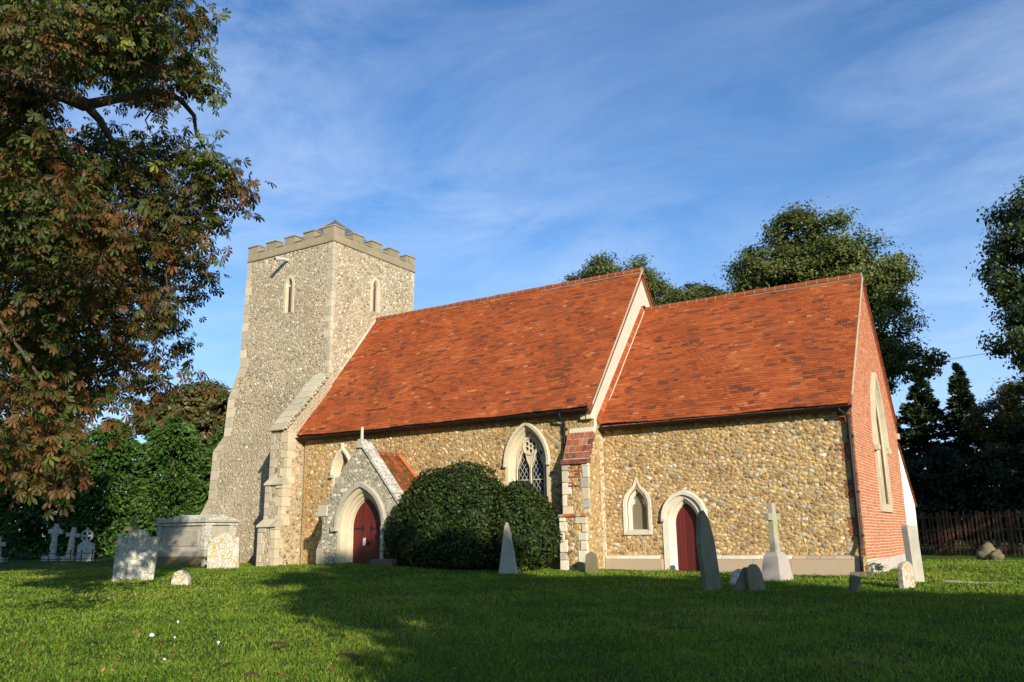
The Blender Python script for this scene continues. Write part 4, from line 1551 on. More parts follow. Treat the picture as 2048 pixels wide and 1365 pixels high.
moulding_mb(S_N, [(ring_o, -.20), (ring_o, -.165), (ring_i, -.165), (ring_i, -.20)], mb)
mb.build('foil_ring', 'limestone', tw)
for l_ in (L1, L2):
    cu_ = sum(p[0] for p in l_) / len(l_)
    big = [(cu_ + (u - cu_) * 1.16, v if v < 2.9 else 2.98 + (v - 2.98) * 1.12) for u, v in l_]
    moulding_mb(S_N, [(big, -.20), (big, -.17), (l_, -.19), (l_, -.26)]).build('light_moulding', 'limestone', tw)
plate_mb(S_N, arch(.50, 1.62, 3.10, 4.0, TWX, 9), [], -.27, -.28).build('pane', 'glass', tw)
mb = MB()
for s_ in (-1, 1):
    for c in np.arange(-3.5, 3.5, .135):
        # diamond lattice clipped to the opening box
        pts = []
        for z_ in np.linspace(1.62, 3.95, 40):
            u_ = s_ * (z_ - 2.8) * .62 + c
            if abs(u_) < .46 and z_ < arch_top(.47, 3.10, 3.95, 0)(u_):
                pts.append((TWX + u_, z_))
        if len(pts) > 1:
            (ua, va), (ub, vb) = pts[0], pts[-1]
            mb.tube([S_N(ua, va, -.262), S_N(ub, vb, -.262)], .0055, 4)
mb.build('lead_lattice', 'lead_came', tw)
MB().box((TWX - .46, NY + .24, 2.62), (TWX + .46, NY + .255, 2.645)).build('saddle_bar', 'lead_came', tw)
MB().box((TWX - .70, NY - .04, 1.46), (TWX + .70, NY + .3, 1.60)).build('sill', 'limestone', tw)

# nave west lancet
nl = link('nave_lancet', None, parent=church)
D = lambda h_, za_: arch(h_, 2.0, 3.15, za_, -16.42, 7)
moulding_mb(S_N, [(D(.26, 3.74), -.30), (D(.26, 3.74), -.18), (D(.36, 3.90), .0), (D(.37, 3.91), .02), (D(.46, 4.0), .025), (D(.465, 4.01), -.02)]).build('frame', 'limestone', nl)
hd = lambda hw_, za_: arch(hw_, None, 3.12, za_, -16.42, 7)
moulding_mb(S_N, [(hd(.40, 3.94), .02), (hd(.41, 3.95), .09), (hd(.48, 4.04), .10), (hd(.50, 4.07), .0)]).build('hood_mould', 'pale_limestone', nl)
MB().box((-16.95, NY - .13, 3.03), (-16.80, NY, 3.11)).build('hood_stop', 'slab_stone', nl, bevel=.01)
MB().box((-16.46, NY - .10, 4.02), (-16.38, NY - .0, 4.20)).build('hood_finial', 'pale_limestone', nl, bevel=.015)
plate_mb(S_N, arch(.28, 2.0, 3.15, 3.76, -16.42, 7), [], -.19, -.21).build('pane', 'wire_guard', nl)

# ---------------- porch
PY, PCX = -2.4, -13.98
S_P = south(PY)
pdr = arch(.80, .0, 1.30, 2.445, -13.87, 10)
PB, PSL = 1.72, (3.86 - 2.02) / 1.50
pf = [(-15.62, -.1), (-15.64, .74), (-15.46, 1.12), (-15.46, 1.60), (-15.58, 1.82), (-14.98, 2.66), (PCX, 3.86), (-12.50, 2.06), (-12.36, 1.86), (-12.40, -.1)]
porch = link('porch', None, parent=church)
pw = plate_mb(S_P, pf, [pdr], 0.0, -.45)
for xa, xb in ((-15.30, -14.95), (-12.80, -12.45)):
    pw.box((xa, PY + .45, -.1), (xb, NY, 2.05))
pw = pw.build('porch_wall', 'porch_mortar', porch)
po = arch(.93, .0, 1.30, 2.56, -13.87, 10)
sp_ = darts([(-15.56, .2), (-15.4, 1.1), (-15.42, 1.75), (PCX, 3.72), (-12.55, 2.0), (-12.48, .2)], [po], .018, .055, 7000, 1.5, 1.5, .95)
stone_field('rubble_stone', pw, S_P, sp_, 'porch_stone', 0, asp=(1.2, 1.8), proud=(.10, .22), tilt=.12)
# dressed blocks at shoulders
for lo_, hi_ in (((-15.66, PY - .03, 1.68), (-15.25, PY + .3, 2.02)), ((-14.98, PY - .025, 2.62), (-14.62, PY + .3, 2.88)), ((-12.86, PY - .03, 1.72), (-12.33, PY + .3, 2.02)), ((-12.62, PY - .02, .25), (-12.36, PY + .3, .62)), ((-12.58, PY - .02, .64), (-12.38, PY + .3, 1.0)), ((-15.66, PY - .02, .25), (-15.38, PY + .3, .70))):
    MB().box(lo_, hi_, jit=.01).build('dressed_block', 'grey_limestone', pw, bevel=.02)
pdw = link('porch_door', None, parent=church)
Q = lambda h_, za_: arch(h_, .02, 1.30, za_, -13.87, 10)
moulding_mb(S_P, [(Q(.56, 2.18), -.42), (Q(.56, 2.18), -.32), (Q(.60, 2.22), -.29), (Q(.60, 2.22), -.24), (Q(.66, 2.29), -.18), (Q(.67, 2.30), -.13), (Q(.73, 2.37), -.10), (Q(.75, 2.39), -.04), (Q(.80, 2.45), .01), (Q(.92, 2.56), .02), (Q(.93, 2.57), -.02)]).build('frame', 'limestone', pdw)
hd = lambda hw_, za_: arch(hw_, None, 1.34, za_, -13.87, 10)
moulding_mb(S_P, [(hd(.88, 2.52), .02), (hd(.90, 2.54), .10), (hd(1.0, 2.66), .11), (hd(1.03, 2.69), .0)]).build('hood_mould', 'grey_limestone', pdw)
for s_ in (-1, 1):
    MB().box((-13.87 + s_ * 1.0 - .12, PY - .14, 1.22), (-13.87 + s_ * 1.0 + .12, PY, 1.35)).build('hood_stop', 'grey_limestone', pdw, bevel=.02)
tf = arch_top(.565, 1.30, 2.185, -13.87)
for nm, ua, ub in (('left', -14.43, -13.875), ('right', -13.865, -13.31)):
    lf = link('door_leaf', None, parent=pdw)
    planks(lf, S_P, tf, ua, ub, 5, -.30, .04)
    zz = 1.30
    if nm == 'left':
        MB().box(S_P(ua + .02, zz - .02, -.285), S_P(ua + .40, zz + .02, -.297)).build('strap_hinge', 'black_iron', lf)
        MB().box(S_P(ua + .36, zz - .07, -.284), S_P(ua + .42, zz + .07, -.298)).build('strap_hinge', 'black_iron', lf)
    else:
        MB().box(S_P(ub - .40, zz - .02, -.285), S_P(ub - .02, zz + .02, -.297)).build('strap_hinge', 'black_iron', lf)
        MB().box(S_P(ub - .42, zz - .07, -.284), S_P(ub - .36, zz + .07, -.298)).build('strap_hinge', 'black_iron', lf)
MB().box(S_P(-14.02, .80, -.285), S_P(-13.92, 1.0, -.296)).build('notice', 'paper', pdw)
MB().box(S_P(-13.99, .90, -.2835), S_P(-13.90, 1.02, -.2845)).build('notice', 'paper', pdw)
MB().tube([S_P(-13.80, .86, -.22), S_P(-13.80, .86, -.30)], .035, 10).build('door_knob', 'black_iron', pdw)
MB().box(S_P(-13.84, .78, -.283), S_P(-13.76, .93, -.296)).build('lock_plate', 'black_iron', pdw)
MB().box((-14.5, PY - .08, .0), (-13.24, PY + .4, .20)).build('threshold', 'grey_limestone', pdw, bevel=.01)
plate_mb(S_P, arch(.57, 0.0, 1.3, 2.19, -13.87, 9), [], -.345, -.36).build('door_back', 'louvre_dark', pdw)
# coping on the gable, lichen-spotted, with the finial post
for s_, n in ((-1, 7), (1, 7)):
    for k in range(n):
        if s_ < 0:
            A_, B_ = Vector((-15.40, 0, 2.12)), Vector((PCX, 0, 3.88))
        else:
            A_, B_ = Vector((-12.38, 0, 1.96)), Vector((PCX, 0, 3.88))
        if s_ < 0 and k < 2:
            continue
        a, b = A_.lerp(B_, k / n + .004), A_.lerp(B_, (k + 1) / n)
        nrm = Vector((-(B_ - A_).z, 0, (B_ - A_).x)).normalized()
        if nrm.z < 0:
            nrm = -nrm
        th = .10 if s_ > 0 else .03
        vs = []
        for yy in (PY - (.06 if s_ > 0 else .015), PY + .42):
            for p in (a, b, b + nrm * th, a + nrm * th):
                vs.append((p.x, yy, p.z + random.uniform(-.006, .006)))
        MB().add(vs, [(0, 1, 2, 3), (7, 6, 5, 4), (0, 4, 5, 1), (1, 5, 6, 2), (2, 6, 7, 3), (3, 7, 4, 0)]).build('coping_stone', 'pale_lichen_stone' if s_ > 0 else 'grey_limestone', porch, bevel=.012)
MB().add([(-14.12, PY - .07, 3.72), (-13.84, PY - .07, 3.72), (-13.90, PY - .04, 4.0), (-14.06, PY - .04, 4.0), (-14.12, PY + .3, 3.72), (-13.84, PY + .3, 3.72), (-13.90, PY + .22, 4.0), (-14.06, PY + .22, 4.0)],
         [(0, 1, 2, 3), (7, 6, 5, 4), (0, 4, 5, 1), (1, 5, 6, 2), (2, 6, 7, 3), (3, 7, 4, 0)]).build('apex_stone', 'grey_limestone', porch, bevel=.02)
MB().tube([(-13.98, PY + .08, 3.98), (-13.98, PY + .08, 4.38)], [.05, .042], 6).build('finial', 'pale_limestone', porch)


# porch roof tiles: slopes fall east and west, ridge runs along Y
def porch_slope(s_):
    e_, r_ = (PCX + s_ * 1.62, 1.90), (PCX, 3.60)
    sl = math.hypot(e_[0] - r_[0], r_[1] - e_[1])
    dx, dz = (r_[0] - e_[0]) / sl, (r_[1] - e_[1]) / sl
    es = np.array([dx, 0, dz])
    no = np.array([s_ * dz, 0, abs(dx)])
    T, M, R = [], [], []
    g = np.random.default_rng(20)
    for c in range(int(sl / .1)):
        for i in range(12):
            a = PY + .40 + (c % 2) * .08 - .08 + i * .165
            b = min(a + .16, NY)
            a = max(a, PY + .40)
            if b - a < .03:
                continue
            ev = es - no * .06
            ev /= np.linalg.norm(ev)
            M.append(np.stack([ev * .165, np.array([0, b - a, 0]), no * .014], 1))
            T.append(np.array([e_[0], (a + b) / 2, e_[1]]) + es * (c * .1 + .08) + no * (.02 + g.normal(0, .003)))
            R.append((g.normal(.45, .22), g.random(), g.random()))
    T, M, R = map(np.array, (T, M, R))
    pr = MB().add([(e_[0], PY + .4, e_[1]), (e_[0], NY, e_[1]), (r_[0], NY, r_[1]), (r_[0], PY + .4, r_[1]), (e_[0], PY + .4, e_[1] - .1), (e_[0], NY, e_[1] - .1), (r_[0], NY, r_[1] - .12), (r_[0], PY + .4, r_[1] - .12)],
                  [(0, 1, 2, 3), (7, 6, 5, 4), (0, 4, 5, 1), (1, 5, 6, 2), (2, 6, 7, 3), (3, 7, 4, 0)]).build('porch_roof', 'old_brick', church)
    V, Fs, R2 = replicate(BOXV, BOXF, M, T, np.clip(R, 0, 1))
    link('roof_tile', mesh_np('roof_tile', V, Fs, R2), 'mossy_tile', pr, kind='stuff')
    if s_ > 0:
        for k in range(8):      # tile listing against the nave wall
            p_ = np.array([r_[0], NY - .05, r_[1] + .05]) - es * (k * .25) + no * .02
            q_ = p_ - es * .235
            MB().add([(p_[0], NY - .10, p_[2]), (p_[0], NY - .005, p_[2] + .04), (q_[0], NY - .005, q_[2] + .04), (q_[0], NY - .10, q_[2]),
                      (p_[0], NY - .10, p_[2] + .04), (p_[0], NY - .005, p_[2] + .10), (q_[0], NY - .005, q_[2] + .10), (q_[0], NY - .10, q_[2] + .04)],
                     [(0, 1, 2, 3), (7, 6, 5, 4), (0, 4, 5, 1), (1, 5, 6, 2), (2, 6, 7, 3), (3, 7, 4, 0)], (.85, .5, .5)).build('listing_tile', 'roof_tile', pr)
    return pr


prE = porch_slope(1)
porch_slope(-1)
ridge(prE, PY + .40, NY - .02, PCX, 3.60, axis='y', rad=.10)

# ================================================================== GRAVES
def slab_outline(kind, w, h):
    hw = w / 2
    if kind == 'round':
        return [(-hw, 0), (-hw, h - hw)] + [(-hw * math.cos(math.pi * i / 12), h - hw + hw * math.sin(math.pi * i / 12)) for i in range(1, 12)] + [(hw, h - hw), (hw, 0)]
    if kind == 'flat':
        return [(-hw, 0), (-hw, h * .96), (-hw * .8, h), (hw * .82, h * .985), (hw, h * .95), (hw, 0)]
    if kind == 'scroll':      # round centre between two smaller shoulders
        s = [(-hw, 0), (-hw, h * .84)]
        s += [(-hw * .86 - hw * .14 * math.cos(math.pi * i / 6), h * .84 + h * .05 * math.sin(math.pi * i / 6)) for i in range(1, 7)]
        s += [(-hw * .58 * math.cos(math.pi * i / 10), h * .84 + h * .16 * math.sin(math.pi * i / 10)) for i in range(1, 10)]
        s += [(hw * .72 + hw * .14 * (1 - math.cos(math.pi * i / 6)), h * .84 + h * .05 * math.sin(math.pi * i / 6)) for i in range(0, 6)]
        return s + [(hw, h * .84), (hw, 0)]
    if kind == 'bell':
        return [(-hw, 0), (-hw * .98, h * .62), (-hw * .80, h * .80), (-hw * .45, h * .93), (0, h), (hw * .45, h * .93), (hw * .80, h * .80), (hw * .98, h * .62), (hw, 0)]
    if kind == 'taper':
        return [(-hw, 0), (-hw * .62, h * .5), (-hw * .28, h * .93), (-hw * .08, h), (hw * .2, h * .95), (hw * .62, h * .5), (hw, 0)]
    if kind == 'lump':
        return [(-hw, 0), (-hw * .95, h * .5), (-hw * .6, h * .85), (-hw * .1, h), (hw * .5, h * .92), (hw * .9, h * .6), (hw, 0)]


def headstone(x, y, kind, w, h, t, rz, lean, tip, material, label, name='headstone', cat='gravestone', sink=.1):
    z = float(gh(x, y))
    F = lambda u, v, d: (u, -d, v - sink)
    out = slab_outline(kind, w, h + sink)
    n = len(out)
    rough = [(u + random.uniform(-.014, .014), v + random.uniform(-.012, .012)) for u, v in out]
    mb = plate_mb(F, rough, [], t / 2, -t / 2)
    o = mb.build(name, material, None, bevel=.014, label=label, cat=cat)
    o.location = (x, y, z)
    o.rotation_euler = (math.radians(lean), math.radians(tip), math.radians(rz))
    return o


headstone(-16.5, -8.1, 'scroll', 1.02, 1.30, .12, 42, 5, 4, 'pale_lichen_stone', 'large pale lichen-mottled headstone with scrolled top, leftmost big one on the sunny grass')
headstone(-18.6, -3.5, 'scroll', .98, 1.10, .12, 38, -2, -2, 'lichen_stone', 'headstone crusted with orange and white lichen in front of the chest tomb')
headstone(-14.3, -8.3, 'lump', .44, .36, .16, 30, 3, 0, 'lichen_stone', 'small rounded lichen-spotted stump of stone alone on the sunny grass', 'footstone')
headstone(-19.75, -2.35, 'bell', .74, .68, .14, 30, 2, 0, 'lichen_stone', 'low round-topped lichened stone at the foot of the west nave buttress', 'footstone')
headstone(-6.45, -1.75, 'round', .33, .52, .09, 28, 0, 0, 'dark_stone', 'small dark round-topped headstone against the east nave buttress')
headstone(-1.86, -5.60, 'bell', .37, 1.54, .12, 62, -3, -4, 'green_stone', 'tall leaning grey-green headstone in front of the small red door')
headstone(-1.72, -4.35, 'lump', .40, .34, .14, 35, -8, 0, 'pale_lichen_stone', 'small white crusted stone between the tall leaning headstone and the pair of slabs', 'footstone')
headstone(1.42, -4.15, 'round', .36, .48, .10, 62, 0, 0, 'lichen_stone', 'short worn headstone beside the taller pale one at the brick gable')
headstone(1.42, -2.85, 'flat', .34, 1.12, .13, 66, -1, -2, 'grey_limestone', 'tall narrow pale headstone standing before the white buttress')
headstone(.72, -5.55, 'flat', .17, .32, .10, 40, 0, 14, 'dark_stone', 'tiny dark tilted stump of stone in the shaded grass below the drainpipe', 'footstone')
# obelisk-like slab in front of the ivy bush
headstone(-8.0, -3.35, 'taper', .50, 1.28, .12, 20, 3, 0, 'grey_limestone', 'grey pointed slab of stone standing in front of the ivy bush')
# the pair of slabs leaning together
for x_, y_, tip_, h_, m_, lb in ((-1.30, -5.66, 19, .46, 'dark_stone', 'left and darker one of two small slabs leaning together'), (-.99, -5.60, -7, .50, 'green_stone', 'right and paler one of two small slabs leaning together')):
    o = headstone(x_, y_, 'taper' if tip_ > 0 else 'bell', .30, h_, .12, 38, -4, tip_, m_, lb)
    o['group'] = 'pair of slabs leaning together'

# latin cross on tapering granite block by the plinth
lc = thing('cross_memorial', 'granite cross with green algae on a tapering block by the chancel plinth', 'grave cross', (-1.44, -2.6, float(gh(-1.44, -2.6))), math.radians(76))
lc.scale = (.86, .86, .85)
mb = MB().add([(-.36, -.30, -.1), (.36, -.30, -.1), (.36, .30, -.1), (-.36, .30, -.1), (-.24, -.21, .62), (.24, -.21, .62), (.24, .21, .62), (-.24, .21, .62), (-.16, -.14, .72), (.16, -.14, .72), (.16, .14, .72), (-.16, .14, .72)],
              [(0, 1, 5, 4), (1, 2, 6, 5), (2, 3, 7, 6), (3, 0, 4, 7), (4, 5, 9, 8), (5, 6, 10, 9), (6, 7, 11, 10), (7, 4, 8, 11), (8, 9, 10, 11), (3, 2, 1, 0)])
mb.build('base_block', 'granite', lc, bevel=.012)
MB().add([(-.115, -.085, .70), (.115, -.085, .70), (.115, .085, .70), (-.115, .085, .70), (-.085, -.065, 1.97), (.085, -.065, 1.97), (.085, .065, 1.97), (-.085, .065, 1.97)],
         [(0, 1, 5, 4), (1, 2, 6, 5), (2, 3, 7, 6), (3, 0, 4, 7), (4, 5, 6, 7), (3, 2, 1, 0)]).build('shaft', 'algae_granite', lc, bevel=.01)
MB().box((-.30, -.068, 1.53), (.30, .068, 1.71)).build('cross_arm', 'algae_granite', lc, bevel=.01)

# chest tomb
ct = thing('chest_tomb', 'large pale table tomb with shallow gabled lid on mossy brick base beside the tower', 'tomb', (-21.75, -1.75, float(gh(-21.7, -1.8))))
TL, TW_ = 2.75, 1.35
X0, X1, Y0, Y1 = -TL, 0, 0, TW_
MB().box((X0 - .12, Y0 - .12, -.1), (X1 + .12, Y1 + .12, .30)).build('brick_base', 'moss_brick', ct, bevel=.03)
MB().box((X0 - .06, Y0 - .06, .302), (X1 + .06, Y1 + .06, .52)).build('base_slab', 'grey_limestone', ct, bevel=.03)
MB().box((X0 + .05, Y0 + .05, .522), (X1 - .05, Y1 - .05, 1.42)).build('chest', 'grey_limestone', ct)
for xx, yy, wx, wy in [(X0, Y0, .28, .28), (X1 - .28, Y0, .28, .28), (X0, Y1 - .28, .28, .28), (X1 - .28, Y1 - .28, .28, .28)]:
    MB().box((xx, yy, .522), (xx + wx, yy + wy, 1.40)).build('corner_pier', 'pale_lichen_stone', ct, bevel=.02)
MB().box((X0 + .42, Y0 + .02, .68), (X1 - .42, Y0 + .06, 1.24)).build('side_panel', 'grey_limestone', ct, bevel=.01)
MB().box((X1 - .06, Y0 + .36, .68), (X1 - .02, Y1 - .36, 1.24)).build('end_panel', 'grey_limestone', ct, bevel=.01)
MB().box((X0 - .03, Y0 - .03, 1.402), (X1 + .03, Y1 + .03, 1.50)).build('frieze', 'pale_lichen_stone', ct, bevel=.015)
MB().box((X0 - .10, Y0 - .10, 1.502), (X1 + .10, Y1 + .10, 1.58)).build('cornice', 'grey_limestone', ct, bevel=.02)
zt = 1.582
xm, ym = (X0 + X1) / 2, (Y0 + Y1) / 2
mb = MB()
a_, b_, c_, d_ = (X0 - .08, Y0 - .08, zt), (X1 + .08, Y0 - .08, zt), (X1 + .08, Y1 + .08, zt), (X0 - .08, Y1 + .08, zt)
mb.add([a_, b_, c_, d_, (X0 - .08, ym, zt + .05), (X1 + .08, ym, zt + .20), (xm, Y0 - .08, zt + .20), (xm, Y1 + .08, zt + .20), (xm, ym, zt + .22), (X0 + .5, Y0 - .08, zt + .04), (X1 - .5, Y0 - .08, zt + .04)],
       [(0, 9, 6, 8, 4), (9, 0, 1, 10, 6), (1, 5, 8, 6, 10), (5, 2, 7, 8), (7, 3, 4, 8), (0, 4, 3), (1, 2, 5), (2, 3, 7)])
mb.build('gabled_lid', 'pale_lichen_stone', ct)
for xx in (X0 - .05, X1 - .22):
    MB().box((xx, Y0 - .07, zt + .002), (xx + .27, Y0 + .22, zt + .12)).build('lid_acroterion', 'grey_limestone', ct, bevel=.04)

# low stone trough-like kerb right of the tomb
lt = thing('ledger_stone', 'low mossy flat ledger stone on two supports between tomb and tower buttress', 'grave slab', (-20.9, -2.0, float(gh(-20.9, -2.0))), .2)
MB().box((-.42, -.25, .28), (.42, .25, .36), jit=.01).build('slab', 'moss_brick', lt, bevel=.01)
for s_ in (-1, 1):
    MB().box((s_ * .3 - .08, -.2, -.1), (s_ * .3 + .08, .2, .278), jit=.01).build('support', 'pale_lichen_stone', lt, bevel=.01)


def wheel_mb(r, t, w, F, cz):
    m = MB()
    n = 20
    o = [(r * math.cos(2 * math.pi * i / n), cz + r * math.sin(2 * math.pi * i / n)) for i in range(n + 1)]
    i_ = [((r - w) * math.cos(2 * math.pi * i / n), cz + (r - w) * math.sin(2 * math.pi * i / n)) for i in range(n + 1)]
    moulding_mb(F, [(o, t), (i_, t), (i_, -t), (o, -t), (o, t)], m)
    return m


LF = lambda u, v, d: (u, -d, v)


def grave_cross(x, y, label, h, kind, rz, material, tip=0):
    t = thing('grave_cross', label, 'grave cross', (x, y, float(gh(x, y))), math.radians(rz), 'stone crosses under the dark trees')
    t.rotation_euler = (0, math.radians(tip), math.radians(rz))
    t.scale = (.86, .86, .86)
    if kind == 'quatrefoil':
        plate_mb(LF, [(-.42, -.1), (-.42, .72), (-.40, .85), (-.16, 1.02), (.16, 1.02), (.40, .85), (.42, .72), (.42, -.1)], [], .09, -.09).build('shouldered_base', material, t, bevel=.015)
        wheel_mb(.32, .06, .07, LF, 1.32).build('wheel', material, t)
        MB().box((-.05, -.05, 1.03), (.05, .05, 1.70)).build('shaft', material, t)
        MB().box((-.27, -.045, 1.27), (.27, .045, 1.37)).build('cross_arm', material, t)
        MB().box((-.06, -.06, 1.60), (.06, .06, 1.75)).build('finial', material, t, bevel=.02)
        return t
    MB().box((-.40, -.32, -.1), (.40, .32, .22), jit=.01).build('base_block', material, t, bevel=.02)
    if kind == 'stepped':
        MB().box((-.28, -.24, .222), (.28, .24, .62)).build('plinth_block', material, t, bevel=.02)
    MB().add([(-.17, -.11, .20), (.17, -.11, .20), (.17, .11, .20), (-.17, .11, .20), (-.10, -.07, h), (.10, -.07, h), (.10, .07, h), (-.10, .07, h)],
             [(0, 1, 5, 4), (1, 2, 6, 5), (2, 3, 7, 6), (3, 0, 4, 7), (4, 5, 6, 7), (3, 2, 1, 0)]).build('shaft', material, t, bevel=.01)
    F2 = LF
    aw = .36
    plate_mb(F2, [(-aw, h - .52), (-aw, h - .28), (-.09, h - .33), (.09, h - .33), (aw, h - .28), (aw, h - .52), (.09, h - .46), (-.09, h - .46)], [], .065, -.065).build('cross_arm', material, t, bevel=.01)
    if kind == 'wheel':
        wheel_mb(.27, .05, .06, LF, h - .40).build('wheel', material, t)
    return t


grave_cross(-36.0, 1.0, 'pale leaning wheel cross on tapering shaft, second from the left edge', 1.95, 'wheel', 35, 'pale_lichen_stone', 3)
grave_cross(-35.0, 1.25, 'mottled plain cross beside the pierced wheel-head stone', 1.75, 'plain', 30, 'lichen_stone', 4)
grave_cross(-33.9, 1.35, 'pale stone with pierced quatrefoil wheel head on a shouldered base', 1.75, 'quatrefoil', 35, 'pale_lichen_stone')
grave_cross(-29.3, .4, 'slender dark cross on stepped base nearest the chest tomb', 2.0, 'stepped', 60, 'green_stone', 2)
grave_cross(-38.2, -.3, 'low pale cross at the left edge of the picture', 1.35, 'plain', 40, 'lichen_stone', -2)
# grave railings
for k, (xa, ya, xb, yb, lb) in enumerate(((-34.2, -1.6, -31.4, .6, 'rusty low iron railing round the grave in front of the crosses'), (-36.6, -2.6, -34.6, -1.4, 'short low iron railing at the far left in the shade'))):
    t = thing('grave_railing', lb, 'railing', (xa, ya, float(gh(xa, ya))), math.atan2(yb - ya, xb - xa), 'low iron railings round old graves')
    Lr = math.hypot(xb - xa, yb - ya)
    for zz in (.16, .40):
        MB().tube([(0, 0, zz), (Lr, 0, zz)], .016, 5).build('rail', 'rust_iron', t)
    n = int(Lr / .42)
    for i in range(n + 1):
        xx = Lr * i / n
        MB().tube([(xx, 0, -.05), (xx, 0, .46), (xx, 0, .50), (xx, 0, .58)], [.022, .022, .045, .004], 6).build('baluster', 'rust_iron', t)

# boulder on the right, kerb, block by the porch
def boulder(x, y, sx, sy, sz, material, name, label, cat, seed, rz=0):
    bm = bmesh.new()
    bmesh.ops.create_icosphere(bm, subdivisions=3, radius=1)
    g = random.Random(seed)
    ph = [g.uniform(0, 6) for _ in range(6)]
    for v in bm.verts:
        p = v.co
        k = 1 + g.uniform(-.025, .025) + .10 * math.sin(7 * p.z + 5 * p.x + ph[4]) * math.sin(6 * p.y + ph[5]) + .13 * math.sin(3 * p.x + ph[0]) * math.cos(2.5 * p.y + ph[1]) + .09 * math.sin(5 * p.z + ph[2]) + .06 * math.sin(9 * p.x + 7 * p.y + ph[3])
        v.co = Vector((p.x * sx * k, p.y * sy * k, p.z * sz * k))
    me = bpy.data.meshes.new(name)
    bm.to_mesh(me)
    bm.free()
    at = me.attributes.new('rc', 'FLOAT_COLOR', 'POINT')
    o = link(name, me, material, label=label, cat=cat)
    o.location = (x, y, float(gh(x, y)) + sz * .55)
    o.rotation_euler = (0, .1, rz)
    for p in me.polygons:
        p.use_smooth = True
    return o


boulder(1.75, 11.6, .36, .24, .34, 'dark_stone', 'broken_headstone', 'dark rounded cracked stone lying on the far lawn by the fence', 'gravestone', 4)
boulder(2.05, 11.35, .22, .2, .24, 'dark_stone', 'stone_fragment', 'smaller dark fragment leaning on the cracked stone on the far lawn', 'stone', 8)
MB().box((-12.95, -3.0, .2), (-12.15, -2.75, .42), jit=.02).build('stone_block', 'dark_stone', None, bevel=.03, label='long low dark stone block lying at the foot of the porch', cat='stone block')
for k in range(6):
    a, b = np.array([1.9, -2.55]) + (np.array([4.6, -4.1]) - np.array([1.9, -2.55])) * k / 6, np.array([1.9, -2.55]) + (np.array([4.6, -4.1]) - np.array([1.9, -2.55])) * (k + .96) / 6
kerb = thing('grave_kerb', 'long low lichened kerb half sunk in the grass right of the brick gable', 'grave kerb', (1.9, -2.45, float(gh(1.9, -2.45))), math.atan2(-1.35, 2.9))
for k in range(6):
    MB().box((k * .6 + .01, -.12, -.12), (k * .6 + .59, .09, .02 + random.uniform(-.01, .015)), jit=.012).build('kerb_stone', random.choice(('lichen_stone', 'moss_brick', 'grey_limestone')), kerb, bevel=.02)

# mole hills
for x, y, s_, lb in ((-4.45, -14.3, .16, 'small brown molehill in the sunlit grass, near the middle'), (-2.9, -14.7, .20, 'flat brown molehill on the edge of the sunlit grass'), (2.5, 1.2, .34, 'brown heap of soil on the far lawn beyond the kerb'), (-3.1, -15.9, .15, 'bare soil mound at the bottom edge of the lawn')):
    o = boulder(x, y, s_ * .75, s_ * .5, .03, 'soil', 'molehill', lb, 'molehill', int(abs(x * 10)))
    o['group'] = 'molehills on the lawn'
# mushrooms / pale windfalls
for x, y, s_, lb in ((-6.55, -14.6, .045, 'round white puffball mushroom, largest pale dot on the sunlit grass'), (-6.2, -14.5, .022, 'small white mushroom just right of the largest one'), (-7.6, -13.4, .028, 'white mushroom further back to the left of the largest'), (-4.9, -15.6, .022, 'white mushroom nearest the bottom of the picture'), (-5.2, -14.6, .026, 'pale mushroom between the largest one and the molehill')):
    z = float(gh(x, y))
    t = thing('mushroom', lb, 'mushroom', (x, y, z), 0, 'white mushrooms in the grass')
    MB().tube([(0, 0, -.02), (0, 0, .022)], [s_ * .3, s_ * .28], 8).build('stem', 'white_cap', t)
    MB().tube([(0, 0, .016), (0, 0, .018 + s_ * .3), (0, 0, .018 + s_ * .8), (0, 0, .018 + s_ * 1.1)], [s_ * .5, s_ * .8, s_ * .62, s_ * .15], 10).build('cap', 'white_cap', t, smooth=True)

# fallen leaves
N = 420
x = np.concatenate([rng.normal(-4.6, 2.2, 270), rng.uniform(0.8, 5, 150)])
y = np.concatenate([rng.normal(-15.2, 1.6, 270), rng.uniform(-2, 17, 150)])
z = gh(x, y) + .035
a = rng.random(N) * 6.3
s = rng.uniform(.018, .04, N)
e1 = np.stack([np.cos(a), np.sin(a), rng.normal(0, .3, N)], 1) * s[:, None]
e2 = np.stack([-np.sin(a), np.cos(a), rng.normal(0, .3, N)], 1) * s[:, None] * .55
p = np.stack([x, y, z], 1)
V = np.stack([p - e1, p - e2 + e1 * .2, p + e1, p + e2 + e1 * .2], 1).reshape(-1, 3)
link('fallen_leaves', mesh_np('fallen_leaves', V, [(np.arange(N) * 4)[:, None] + np.array([[0, 1, 2, 3]])], np.repeat(rng.random((N, 3)), 4, 0)), 'dead_leaf', kind='stuff', label='scattered brown fallen leaves on the lawn', cat='leaves')

